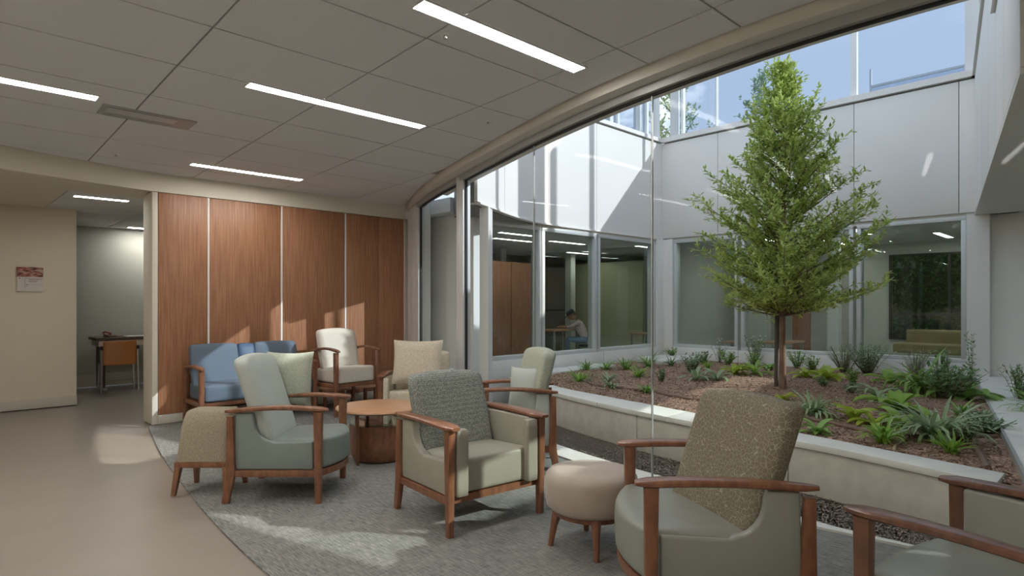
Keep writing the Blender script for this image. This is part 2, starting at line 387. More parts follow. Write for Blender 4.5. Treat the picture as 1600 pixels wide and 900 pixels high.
# curved glass: panes split at the joints
def gx(y, d): return xg(y) + d
splits = [(-2.9, .375), (.435, 2.62), (2.625, 4.10), (4.105, 5.60), (5.74, 7.26)]
for k, (a, b) in enumerate(splits):
    z0 = .02 if k < 4 else .58
    sweep(lin(a, b, 10), lambda y: [(gx(y, 0), y, z0), (gx(y, .012), y, z0), (gx(y, .012), y, zc(y) - .152), (gx(y, 0), y, zc(y) - .152)]).build('glass_pane', 'glass_front', win1)
for y in (2.6225, 4.1025):                                 # silicone butt joints
    MB().box(gx(y, -.003), gx(y, .015), y - .004, y + .004, .02, zc(y) - .16).build('joint', 'alu', win1)
for y, h in ((.405, .05), (5.67, .13)):                     # vertical mullions
    MB().box(gx(y, -.055), gx(y, .06), y - h / 2, y + h / 2, 0, zc(y) - .1).build('mullion', 'alu_light', win1, bevel=.004)
MB().box(gx(5.6, -.008), gx(5.6, .02), 5.585, 5.604, .02, zc(5.6) - .15).build('gasket', 'black', win1)
MB().box(gx(7.29, -.05), gx(7.29, .06), 7.26, 7.33, 0, zc(7.3) - .1).build('mullion', 'alu_light', win1, bevel=.004)
MB().box(gx(7.25, -.008), gx(7.25, .02), 7.24, 7.26, .58, zc(7.3) - .15).build('gasket', 'black', win1)
sweep(lin(5.735, 7.26, 6), lambda y: [(gx(y, -.05), y, 0), (gx(y, .09), y, 0), (gx(y, .09), y, .57), (gx(y, -.05), y, .57)]).build('sill_wall', 'clad', win1)
# pale column panels between the glass and the timber wall
for a, b in ((7.34, 7.60), (7.61, 7.955)):
    sweep(lin(a, b, 4), lambda y: [(gx(y, -.06), y, 0), (gx(y, .2), y, 0), (gx(y, .2), y, zc(y) - .08), (gx(y, -.06), y, zc(y) - .08)]).build('column_panel', 'white', win1)

# ------------------------------------------------------------ timber wall, left wall, far room
wb = MB().box(1.99, 5.6, 7.985, 8.33, 0, 2.69).build('wall_back', 'soffit'); tag(wb, kind='structure')
MB().box(1.93, 1.99, 7.955, 8.335, 0, 2.685).build('end_post', 'soffit', wb, bevel=.004)
xw = [1.995, 2.54, 3.45, 4.38, 5.40]
for i in range(4):
    if i == 3:
        MB().box(xw[3] + .012, 4.918, 7.955, 7.984, .11, 2.685).build('timber_panel', 'wood_panel', wb, bevel=.002)
        MB().box(4.924, 5.37, 7.955, 7.984, .11, 2.685).build('timber_panel', 'wood_panel', wb, bevel=.002)
    else:
        MB().box(xw[i] + (.012 if i else 0), xw[i + 1] - .012, 7.955, 7.984, .11, 2.685).build('timber_panel', 'wood_panel', wb, bevel=.002)
for x in xw[1:4]: MB().box(x - .0105, x + .0105, 7.951, 7.983, .11, 2.685).build('joint_strip', 'white', wb)
MB().box(5.371, 5.384, 7.953, 7.983, .11, 2.685).build('joint_strip', 'white', wb)
MB().box(1.99, 5.40, 7.948, 7.984, 0, .105).build('baseboard_back', 'base', None, bevel=.003).__setitem__('kind', 'structure')
xs = lin(-3.05, 5.5, 40)
MB().loft([[(x, yf(x), 2.69), (x, yf(x) + .1, 2.69), (x, yf(x) + .1, zc(yf(x)) + .02), (x, yf(x), zc(yf(x)) + .02)] for x in xs]).build('trim_2', 'soffit').__setitem__('kind', 'structure')
cl2 = MB().prism([(x, yf(x) + .1) for x in xs] + [(5.5, 12.5), (-3.05, 12.5)], 2.70, 2.95).build('ceiling_far', 'grid', smooth=False); tag(cl2, kind='structure')
MB().prism([(x, yf(x) + .1) for x in xs if x < 1.9] + [(1.93, 8.1), (1.93, 8.34), (5.4, 8.34), (5.4, 8.6), (1.22, 8.6), (1.22, 10.3), (-3.05, 10.3)], 2.688, 2.699).build('soffit_board', 'soffit', cl2, smooth=False)
for i in range(8):
    for j in range(6):
        x0 = -3.05 + i * 1.07; y0 = 8.61 + j * .645
        if x0 > 5 or x0 < .9: continue
        MB().box(x0 + .006, x0 + 1.064, y0 + .006, min(y0 + .639, 12.4), 2.69, 2.699).build('ceiling_tile', 'tile', cl2, smooth=False)
MB().box(-3.1, 1.57, 10.3, 10.45, 0, 2.688).build('wall_left', 'wall').__setitem__('kind', 'structure')
MB().box(-3.1, 1.575, 10.28, 10.3, 0, .125).build('baseboard_left', 'base', None, bevel=.003).__setitem__('kind', 'structure')
MB().box(-3.1, 5.5, 12.35, 12.5, 0, 2.69).build('wall_far', 'wall_far').__setitem__('kind', 'structure')
MB().box(1.4, 5.4, 12.33, 12.35, 0, .20).build('baseboard_far', 'base').__setitem__('kind', 'structure')
MB().box(-3.2, -3.05, -3.1, 12.5, 0, 3.5).build('wall_side', 'wall').__setitem__('kind', 'structure')
MB().box(-3.1, 5.2, -3.2, -3.03, 0, 3.6).build('wall_front', 'wall').__setitem__('kind', 'structure')
MB().box(5.4, 5.6, 8.34, 12.5, 0, 2.69).build('wall_right', 'wall').__setitem__('kind', 'structure')

# ------------------------------------------------------------ ceiling lights, vent, sprinklers
def ceiling_light(x0, x1, y, zf, label, wd=.055, m='strip'):
    t = empty('ceiling_light', ((x0 + x1) / 2, y, zf(y)), 0, label, 'ceiling light', 'linear ceiling lights')
    hx = (x1 - x0) / 2; s = -.045 if zf is zc else 0
    t.rotation_euler = (math.atan(s), 0, 0)
    f = MB()
    for a in ((-hx - .015, hx + .015, -wd - .015, -wd), (-hx - .015, hx + .015, wd, wd + .015), (-hx - .015, -hx, -wd, wd), (hx, hx + .015, -wd, wd)):
        f.box(*a, -.006, .004)
    f.build('frame', 'tile', t); MB().box(-hx, hx, -wd, wd, -.004, .003).build('diffuser', m, t)
ceiling_light(-.75, 1.0, 5.70, zc, 'white ceiling light strip at the far left, cut off by the picture edge')
ceiling_light(1.78, 3.38, 4.70, zc, 'long white ceiling light strip over the middle of the seating', .05)
ceiling_light(2.07, 3.51, 2.92, zc, 'widest, nearest white ceiling light strip beside the curved glazing')
ceiling_light(2.15, 3.41, 7.29, zc, 'short thin white ceiling light strip just before the timber wall', .045)
for k, (x, y) in enumerate(((-1.6, 4.7), (-.9, 2.92), (-2.4, .4), (-2.2, -.9), (-1.8, -2.2), (-2.6, 2.2))):   # fill strips added out of view to brighten the room
    ceiling_light(x, x + 1.6, y, zc, 'added fill light strip outside the picture, ' + ('left of the seating', 'above the photographer', 'by the side wall', 'behind the photographer', 'rear left', 'rear right')[k], .05)
zf2 = lambda y: 2.69
ceiling_light(1.34, 1.90, 8.93, zf2, 'ceiling light strip seen through the opening, nearer one')
ceiling_light(2.55, 3.6, 12.0, zf2, 'ceiling light strip seen through the opening, farther one by the far wall')
v = empty('ceiling_vent', (1.4, 5.93, zc(5.93)), 0, 'rectangular metal air vent in the ceiling beside the left light strip', 'vent')
v.rotation_euler = (math.atan(-.045), 0, 0)
f = MB()
for a in ((-.34, .36, -.13, -.10), (-.34, .36, .10, .13), (-.34, -.30, -.10, .10), (.22, .36, -.10, .10)): f.box(*a, -.012, .004)
f.build('frame', 'alu', v); MB().box(-.30, .22, -.10, .10, .0, .004).build('backing', 'black', v)
for k in range(4):
    MB().box(-.30, .22, -.008, .030, -.012, -.009, Matrix.Translation((0, -.075 + k * .046, 0))).build('slat', 'alu_light' if k < 3 else 'alu', v)
for x, y, lb in ((1.45, 7.33, 'small white sprinkler head on the ceiling near the timber wall'), (2.42, 3.12, 'small sprinkler head on the ceiling beside the nearest light strip'), (3.75, 4.2, 'tiny sprinkler head on the ceiling near the curved beam')):
    s = empty('sprinkler', (x, y, zc(y)), 0, lb, 'sprinkler')
    MB().lathe([(.03, -.006), (.034, 0)], 16).build('plate', 'white', s); MB().lathe([(.014, -.028), (.016, -.02), (.008, -.018), (.008, -.005)], 12).build('head', 'chrome', s)

# ------------------------------------------------------------ courtyard ground, planter
MB().box(3.9, 45, -25, 40, -.35, -.14).build('ground', 'grass_ground').__setitem__('kind', 'structure')
xedge = interp([(-3, 5.2), (0, 4.22), (1.24, 4.10), (1.6, 4.13), (2.2, 4.22), (2.84, 4.31), (3.22, 4.36), (3.86, 4.48), (5, 4.8), (6.2, 5.2)])
ys = lin(-2.5, 5.7, 30)
MB().prism([(xedge(y), y) for y in ys] + [(xg(y) + .03, y) for y in reversed(ys)], -.05, .012).build('threshold', 'cap').__setitem__('kind', 'structure')
xpo = interp([(6.2, 5.93), (5.4, 5.57), (4.54, 5.24), (3.26, 4.94), (1.84, 4.74), (1.44, 4.68), (.6, 4.45)])   # planter wall, room side
xci = interp([(6.2, 6.22), (5.0, 5.66), (4.2, 5.48), (3.41, 5.33), (2.1, 5.07), (.64, 4.74)])                   # inner edge of the cap
def scatter(n, area, zfun, size, name, m, parent=None, seed=1):
    rnd = random.Random(seed); vs = []; fs = []
    c = 0
    while c < n:
        x, y = area(rnd)
        if x is None: continue
        z = zfun(x, y) + rnd.uniform(-.002, .012); L = size * rnd.uniform(.5, 1.5); W = L * rnd.uniform(.25, .6); T = L * .18
        Q = Matrix.Rotation(rnd.uniform(0, 6.28), 3, 'Z') @ Matrix.Rotation(rnd.uniform(-.5, .5), 3, 'X') @ Matrix.Rotation(rnd.uniform(-.5, .5), 3, 'Y')
        k = len(vs)
        for p in ((-L, -W, 0), (L, -W * .7, 0), (L * .9, W, 0), (-L * .8, W, 0), (0, 0, T)):
            q = Q @ Vector(p); vs.append((x + q.x, y + q.y, z + q.z))
        fs += [(k, k + 1, k + 4), (k + 1, k + 2, k + 4), (k + 2, k + 3, k + 4), (k + 3, k, k + 4)]; c += 1
    mb = MB(); mb.v = vs; mb.f = fs
    o = mb.build(name, m, parent, smooth=False); tag(o, kind='stuff'); return o
# low strip of gravelly mulch between the threshold and the planter wall
def hash2(x, y): return (math.sin(x * 3.1 + 1.3) * math.cos(y * 2.7 + .4) + .5 * math.sin(x * 7.3 + y * 5.1)) * .5
zl = lambda x, y: -.02 + .012 * hash2(x * 2, y * 2)
MB().prism([(xpo(y) + .02, y) for y in lin(-2.4, 6.0, 24)] + [(xedge(y) - .02, y) for y in reversed(lin(-2.4, 6.0, 24))], -.14, -.012).build('mulch_strip', 'mulch2').__setitem__('kind', 'structure')
def a_low(r):
    y = r.uniform(-.2, 5.6); return r.uniform(xedge(y) + .01, xpo(y) - .01), y
tag(scatter(40000, a_low, lambda x, y: -.008, .0042, 'ground_mulch', 'chip2', seed=3), 'grey-brown gravelly mulch strip between the glazing and the low planter wall', 'mulch', kind='stuff')

pw = empty('planter_wall', (4.8, 2.5, 0), 0, 'low curved concrete planter wall with a pale stone cap along the glazing', 'planter wall')
def pwp(m): m.v = [(x - 4.8, y - 2.5, z) for x, y, z in m.v]; return m
cuts = [.60, 1.9, 3.42, 4.9, 6.15]
for a, b in zip(cuts[:-1], cuts[1:]):
    n = 8; yy = lin(a + .004, b - .004, n)
    pwp(MB().prism([(xpo(y) + .03, y) for y in yy][::1] and [(xpo(y) + .2, y) for y in yy] + [(xpo(y), y) for y in reversed(yy)], -.1, .325)).build('concrete_panel', 'concrete', pw, bevel=.004)
for a, b in zip([.60, 2.2, 3.05, 3.98, 5.0], [2.2, 3.05, 3.98, 5.0, 6.2]):
    yy = lin(a + .003, b - .003, 8)
    pwp(MB().prism([(xci(y), y) for y in yy] + [(xpo(y) - .025, y) for y in reversed(yy)], .326, .372)).build('cap_stone', 'cap', pw, bevel=.004)

def path_y(x): return .58 + .2 * (x - 5.1)                  # edge between mulch and the right-hand paving
def zb(x, y):
    r = math.hypot(x - 7.6, y - 3.2)
    edge = min(1, max(0, (x - xci(y)) / .4)) * min(1, max(0, (10.4 - x) / .5))
    return .345 + edge * (.05 * math.exp(-(r / 2.4) ** 2) + .02 * hash2(x, y) + .008 * hash2(x * 4, y * 4))
NX, NY = 90, 80; bed = MB(); vs = []
for i in range(NX + 1):
    for j in range(NY + 1):
        y = -.55 + 7.1 * j / NY + (.0); x0 = xci(max(y, .62)) - .01 if y > .6 else 4.45
        x = x0 + (10.48 - x0) * i / NX; vs.append((x, y, zb(x, y)))
bed.add(vs, [(i * (NY + 1) + j, (i + 1) * (NY + 1) + j, (i + 1) * (NY + 1) + j + 1, i * (NY + 1) + j + 1) for i in range(NX) for j in range(NY)])
MB_b = bed.build('planting_bed', 'mulch', ang=180); tag(MB_b, kind='structure')
def a_bed(r):
    t = r.random() ** 1.6; y = r.uniform(.3, 6.4); x0 = xci(y) + .015 if y > .6 else 4.6; x = x0 + (10.4 - x0) * t
    return (x, y) if y > path_y(x) + .03 else (None, None)
tag(scatter(48000, a_bed, zb, .0105, 'bark_mulch', 'chip', seed=5), 'red-brown bark chips covering the courtyard planting bed', 'mulch', kind='stuff')

# paving along the right-hand wing, stepping slab, path at the left facade
def slab(P, z0, z1, name='paving_slab', m='cap', parent=None):
    return MB().prism(P, z0, z1).build(name, m, parent, bevel=.004)
pv = empty('paved_path', (7, .6, .3), 0, 'pale stone paving slabs along the right-hand wing', 'paving')
xs_ = [4.2, 5.05, 6.05, 7.15, 8.4, 9.6, 10.95]
for a, b in zip(xs_[:-1], xs_[1:]):
    P = [(a + .006, path_y(a) - .9), (b - .006, path_y(b) - .9), (b - .006, path_y(b)), (a + .006, path_y(a))]
    slab([(x - 7, y - .6) for x, y in P], .0, .10, parent=pv)
MB().prism([(4.6, path_y(4.6)), (10.9, path_y(10.9)), (10.9, path_y(10.9) + .02), (4.6, path_y(4.6) + .02)], .3, .405).build('edging', 'alu').__setitem__('kind', 'structure')
tag(slab([(8.95, 5.62), (10.35, 5.60), (10.3, 6.38), (9.3, 6.42)], .33, .43, 'stepping_slab'), 'flat pale stone slab lying in the mulch at the courtyard corner', 'slab')
tag(slab([(6.3, 6.1), (7.4, 6.05), (8.3, 6.12), (8.3, 6.5), (6.3, 6.5)], .33, .385, 'stepping_slab'), 'flat grey stone slab along the foot of the sunlit left facade', 'slab')

# ------------------------------------------------------------ courtyard facades
def window_bay(name, axis, c, a0, a1, z0, z1, frame=.06, sash=0, mat_g='glass_win', gap=.05):
    """frame and pane between a0 and a1 on a wall plane; axis 'x' = wall runs along x at y=c, 'y' = runs along y at x=c (wall faces -y / -x)"""
    t = empty(name, (0, 0, 0), kind='structure')
    def bx(u0, u1, d0, d1, q0, q1):
        return (u0, u1, c + d0, c + d1, q0, q1) if axis == 'x' else (c + d0, c + d1, u0, u1, q0, q1)
    f = MB(); f.box(*bx(a0, a1, -.03, .12, z1 - frame, z1)); f.box(*bx(a0, a1, -.03, .12, z0, z0 + frame))
    f.box(*bx(a0, a0 + frame, -.03, .12, z0 + frame, z1 - frame)); f.box(*bx(a1 - frame, a1, -.03, .12, z0 + frame, z1 - frame))
    f.build('window_frame', 'alu_light', t, bevel=.003)
    MB().box(*bx(a0 + frame, a1 - frame, .03, .045, z0 + frame, z1 - frame)).build('glass_pane', mat_g, t)
    return t
# --- left facade, y = 6.63, x 5.35..10.5
fl = empty('facade_left', (0, 0, 0), kind='structure')
for a, b in ((5.72, 6.95), (6.96, 8.6), (8.61, 10.25)): MB().box(a, b, 6.60, 6.80, -.1, .56).build('base_panel', 'clad', fl, bevel=.003)
MB().box(10.25, 10.56, 6.58, 6.80, -.1, 2.64).build('corner_column', 'clad', fl, bevel=.003)
MB().box(5.72, 5.80, 6.60, 6.80, .56, 2.64).build('corner_column', 'clad', fl)
window_bay('window_2', 'x', 6.64, 5.80, 7.02, .56, 2.60); window_bay('window_3', 'x', 6.64, 7.05, 8.42, .56, 2.60); window_bay('window_4', 'x', 6.64, 8.46, 10.24, .56, 2.60)
MB().box(5.72, 10.30, 6.61, 6.80, 2.60, 2.70).build('lintel', 'beam', fl)
# curved upper cladding with overhang at its left end
yfa = interp([(10.5, 6.60), (8.4, 6.60), (7.6, 6.595), (6.93, 6.54), (6.4, 6.40), (5.9, 6.20), (5.35, 5.93), (4.4, 5.50)])
def clad_panel(a, b, z0, z1, n=8):
    xs = lin(a, b, n)
    MB().prism([(x, yfa(x)) for x in xs] + [(x, yfa(x) + .06) for x in reversed(xs)], z0, z1).build('cladding_panel', 'clad', fl, ang=20)
for a, b in ((4.96, 5.8), (5.81, 7.14), (7.15, 8.395), (8.405, 10.05), (10.06, 10.465)): clad_panel(a, b, 2.66, 4.50)
xs = lin(5.02, 10.45, 24); inner_edge = [(10.5, 6.85)] + [(xg(y) + .45 - .1 * k, y) for k, y in enumerate((6.85, 6.3, 5.9))]
MB().prism([(x, yfa(x) + .07) for x in xs] + inner_edge, 2.62, 4.52).build('wall_core', 'joint', fl, smooth=False)
MB().prism([(x, yfa(x) - .02) for x in xs] + inner_edge, 2.635, 2.659).build('soffit', 'clad', fl, smooth=False)
MB().prism([(x, yfa(x) - .035) for x in xs] + inner_edge, 4.53, 4.60).build('parapet_cap', 'clad', fl, smooth=False)
# return pier beside the glazing
MB().prism([(5.22, 5.84), (5.40, 5.96), (5.34, 6.06), (5.16, 5.94)], -.1, 2.64).build('pier_panel', 'clad', fl, smooth=False)
MB().prism([(5.62, 6.6), (5.72, 6.6), (5.76, 7.9), (5.66, 7.9)], -.1, 2.9).build('pier_panel', 'white', fl, smooth=False)
# --- back facade, x = 10.5, y 1.7..6.6
fb = empty('facade_back', (0, 0, 0), kind='structure')
for a, b in ((1.72, 3.17), (3.18, 5.06), (5.07, 6.38)): MB().box(10.47, 10.7, a, b, -.1, .56).build('base_panel', 'clad', fb, bevel=.003)
MB().box(10.45, 10.7, 6.38, 6.58, -.1, 2.64).build('corner_column', 'clad', fb, bevel=.003)
window_bay('window_5', 'y', 10.52, 5.08, 6.37, .56, 2.62); window_bay('window_6', 'y', 10.52, 3.20, 5.02, .56, 2.62); window_bay('window_7', 'y', 10.52, 1.76, 3.15, .56, 2.62)
MB().box(10.5, 10.7, 1.7, 6.5, 2.60, 2.70).build('lintel', 'beam', fb)
for a, b in ((1.60, 1.835), (1.845, 3.175), (3.185, 5.44), (5.45, 6.60)): MB().box(10.46, 10.52, a, b, 2.66, 4.50).build('cladding_panel', 'clad', fb, bevel=.002)
MB().box(10.52, 10.75, 1.2, 6.6, 2.62, 4.52).build('wall_core', 'joint', fb)
MB().box(10.42, 10.75, 1.55, 6.85, 4.53, 4.62).build('parapet_cap', 'clad', fb)
# --- right wing: oblique overhanging cladding and recessed wall
fr_ = empty('facade_right', (0, 0, 0), kind='structure')
A = Vector((10.46, 1.66)); B = Vector((4.22, .475)); dr = (B - A).normalized(); nr = Vector((dr.y, -dr.x))
if nr.y > 0: nr = -nr
def strip_along(t0, t1, d0, d1, z0, z1, name, m, parent, **k):
    P = [A + dr * t0 + nr * d0, A + dr * t1 + nr * d0, A + dr * t1 + nr * d1, A + dr * t0 + nr * d1]
    P = [(p.x, p.y) for p in P]
    ar = sum(P[i][0] * P[(i + 1) % 4][1] - P[(i + 1) % 4][0] * P[i][1] for i in range(4))
    if ar < 0: P.reverse()
    return MB().prism(P, z0, z1).build(name, m, parent, **k)
LT = (B - A).length
for a, b in ((0, .9), (.91, 2.1), (2.11, 3.3), (3.31, 4.3), (4.31, 5.2), (5.21, LT)): strip_along(a, b, 0, .05, 2.66, 4.50 if b < 4.5 else 3.72, 'cladding_panel', 'clad', fr_, smooth=False)  # near end of the unseen roofline lowered to let sunlight in
strip_along(0, 4.3, .055, .25, 2.64, 4.52, 'wall_core', 'joint', fr_); strip_along(4.3, LT, .055, .25, 2.64, 3.73, 'wall_core', 'joint', fr_)
strip_along(-.2, LT, 0, .9, 2.62, 2.655, 'soffit', 'clad', fr_)
strip_along(-.1, 4.3, -.03, .9, 4.53, 4.60, 'parapet_cap', 'clad', fr_); strip_along(4.3, LT, -.03, .9, 3.74, 3.80, 'parapet_cap', 'clad', fr_)
MB().box(10.62, 10.75, .9, 1.7, -.1, 2.62).build('column_panel', 'clad', fr_); MB().box(10.49, 10.76, 1.50, 1.758, -.1, 2.66).build('column_panel', 'clad', fr_)
strip_along(-.5, LT + .5, .68, .86, -.1, .50, 'base_panel', 'clad', fr_)
strip_along(-.5, .25, .66, .8, .1, 2.64, 'column_panel', 'alu_light', fr_)
w8 = empty('window_8', (0, 0, 0), kind='structure')
for t in (.25, 2.4, 4.5): strip_along(t, t + .09, .66, .78, .5, 2.62, 'mullion', 'alu_light', w8)
for t in (.35, 2.5): strip_along(t, t + 2.0, .70, .715, .5, 2.6, 'glass_pane', 'glass_win', w8)
strip_along(4.6, LT + .4, .70, .715, .5, 2.6, 'glass_pane', 'glass_win', w8)
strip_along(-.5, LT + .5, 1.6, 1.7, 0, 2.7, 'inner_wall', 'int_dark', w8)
# --- upper storey glazing
up = empty('window_9', (0, 0, 0), kind='structure')
ZT = 7.2
def vbox(x0, x1, y0, y1, z0=4.6, z1=ZT, name='mullion', m='white', parent=up): return MB().box(x0, x1, y0, y1, z0, z1).build(name, m, parent)
for x in (10.36,): vbox(x, x + .1, 6.66, 6.78)
for x, wd, m in ((8.5, .05, 'alu'), (9.12, .03, 'alu_light'), (9.75, .10, 'alu_light'), (10.05, .06, 'white')): vbox(x, x + wd, 6.68, 6.78, m=m)
vbox(4.6, 10.4, 6.72, 6.735, name='glass_pane', m='glass_up')
vbox(8.9, 10.3, 7.5, 7.6, name='inner_wall', m='white')
for y, wd, m in ((6.30, .16, 'alu_light'), (6.18, .05, 'white'), (5.50, .025, 'alu_light'), (3.16, .09, 'white'), (1.60, .18, 'white')): vbox(10.52, 10.6, y, y + wd, m=m)
vbox(10.55, 10.562, 1.7, 6.4, name='glass_pane', m='glass_up')
rl = empty('window_10', (0, 0, 0), kind='structure')
MB().box(11.6, 11.62, 1.9, 3.25, 4.6, 5.06).build('glass_pane', 'glass_up', rl)
MB().box(11.58, 11.61, 3.25, 3.28, 4.6, 5.36).build('post', 'alu_light', rl); MB().box(11.58, 11.61, 1.95, 1.98, 4.6, 5.08).build('post', 'alu_light', rl)
MB().box(11.57, 11.65, 1.9, 3.25, 5.055, 5.08).build('rail', 'alu_light', rl)
strip_along(.05, .75, .1, .14, 4.6, 5.6, 'spandrel', 'slate_panel', fr_); strip_along(.05, .75, .1, .13, 5.6, 8.2, 'upper_panel', 'alu_light', fr_)
strip_along(.78, .88, .02, .16, 4.6, 8.6, 'upper_mullion', 'alu', fr_)
strip_along(.9, 4.3, .1, .12, 4.6, 8.6, 'glass_pane', 'glass_up', fr_)
for t in (1.7, 2.6, 3.6): strip_along(t, t + .07, .04, .16, 4.6, 8.6, 'upper_mullion', 'alu_light', fr_)

# ------------------------------------------------------------ interiors of the other wings
il = empty('interior_left', (0, 0, 0), kind='structure')
MB().box(5.62, 15, 6.82, 12.6, -.1, .05).build('inner_floor', 'int_floor', il)
MB().box(5.4, 15, 6.85, 12.6, 2.7, 2.9).build('inner_ceiling', 'tile', il)
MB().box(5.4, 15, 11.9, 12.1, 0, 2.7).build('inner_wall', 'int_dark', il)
MB().box(14.6, 14.8, 6.8, 12, 0, 2.7).build('inner_wall', 'int_olive', il)
for k in range(4): MB().box(7.4 + k * .62, 8.0 + k * .62, 9.6, 9.68, .05, 2.3).build('timber_panel', 'int_wood', il)
for x in (9.87, 11.1, 12.4): MB().box(x, x + .18, 10.6, 10.8, .05, 2.7).build('inner_post', 'int_wall', il)
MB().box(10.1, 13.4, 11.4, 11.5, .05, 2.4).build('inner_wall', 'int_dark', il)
MB().box(10.1, 13.4, 11.38, 11.4, 1.2, 1.23).build('inner_rail', 'black', il)
MB().box(13.35, 13.45, 9.0, 11.5, .05, 2.5).build('inner_wall', 'int_olive', il)
MB().box(8.6, 13.3, 8.15, 8.25, .05, .45).build('inner_parapet', 'int_wall', il)
for k, (x, y) in enumerate(((7.6, 8.2), (9.4, 8.6), (11.6, 8.0), (11.8, 10.2), (8.2, 9.0))):
    ceiling_light(x, x + 1.1, y, lambda y: 2.695, 'light strip on the ceiling behind the left courtyard windows, ' + ('leftmost one', 'middle one', 'rightmost front one', 'above the seated person', 'second row left one')[k], .05, 'strip_dim')
ib = empty('interior_back', (0, 0, 0), kind='structure')
for k, (x, y) in enumerate(((11.6, 1.9), (11.6, 3.6), (11.6, 5.4), (13.4, 2.7), (13.4, 4.6))):  # strips added to light up the back wing
    ceiling_light(x, x + 1.2, y, lambda y: 2.695, 'added fill light strip on the ceiling behind the back courtyard windows, ' + ('front right one', 'front middle one', 'front left one', 'rear right one', 'rear left one')[k], .05, 'strip_dim')
MB().box(10.76, 16, -1, 6.6, -.1, .25).build('inner_floor', 'int_floor', ib)
MB().box(10.76, 16, -1, 6.84, 2.7, 2.9).build('inner_ceiling', 'tile', ib)
MB().box(15.2, 15.4, 3.9, 6.8, .25, 2.7).build('inner_wall', 'int_wall', ib)
MB().box(15.2, 15.4, -1, .6, .25, 2.7).build('inner_wall', 'int_wall', ib); MB().box(15.2, 15.4, .6, 3.9, .25, .62).build('inner_wall', 'int_wall', ib)
MB().box(15.2, 15.4, .6, 3.9, 2.45, 2.7).build('inner_wall', 'int_wall', ib)
MB().box(12.6, 12.78, 4.1, 4.3, .25, 2.7).build('inner_post', 'white', ib); MB().box(12.9, 13.1, 5.6, 6.3, .25, 2.7).build('inner_wall', 'int_wall', ib)
MB().box(13.6, 13.7, 5.0, 5.35, .25, 2.7).build('inner_post', 'int_wood', ib)
MB().box(11.3, 15.4, -1.1, -1, .25, 2.7).build('inner_wall', 'int_wall', ib); MB().box(10.76, 15.4, 6.62, 6.78, .25, 2.7).build('inner_wall', 'int_wall', ib)
w11 = empty('window_11', (0, 0, 0), kind='structure')
for y in (.6, 1.7, 2.8, 3.86): MB().box(15.15, 15.22, y, y + .05, .62, 2.45).build('mullion', 'black', w11)
for z in (.62, 1.15, 2.4): MB().box(15.15, 15.22, .6, 3.9, z, z + .05).build('rail', 'black', w11)
MB().box(15.25, 15.262, .6, 3.9, .65, 2.45).build('glass_pane', 'glass_win', w11)

# ------------------------------------------------------------ furniture parts
def leg_tapered(parent, x, y0, y1, z0, z1, wb, wt, m, db=None, dt=None, xs=0):
    db = db or wb; dt = dt or wt
    MB().loft([ring((x + xs, y0, z0), (wb / 2, 0, 0), (0, db / 2, 0), 12, 6), ring((x, y1, z1), (wt / 2, 0, 0), (0, dt / 2, 0), 12, 6)]).build('leg', m, parent)
def armrest(parent, x, y_front, y_rear, z, wf, wr, arch, m, th=.034):
    """flat arched arm board: widest at the front tip, bowed up along its length"""
    secs = []; n = 14
    for i in range(n + 1):
        t = i / n; y = y_front + (y_rear - y_front) * t
        zz = z + arch * (math.sin(math.pi * min(1, t * 1.05)) - .55 * t)
        w_ = wf + (wr - wf) * t; e = min(1, .45 + 6 * t, .5 + 5 * (1 - t)); th_ = th * min(1, .6 + 5 * t, .6 + 4 * (1 - t))
        secs.append(ring((x, y, zz - th / 2), (w_ / 2 * e, 0, 0), (0, 0, th_ / 2), 14, 3.2))
    secs = secs if y_front > y_rear else secs[::-1]
    return MB().loft(secs).build('armrest', m, parent)

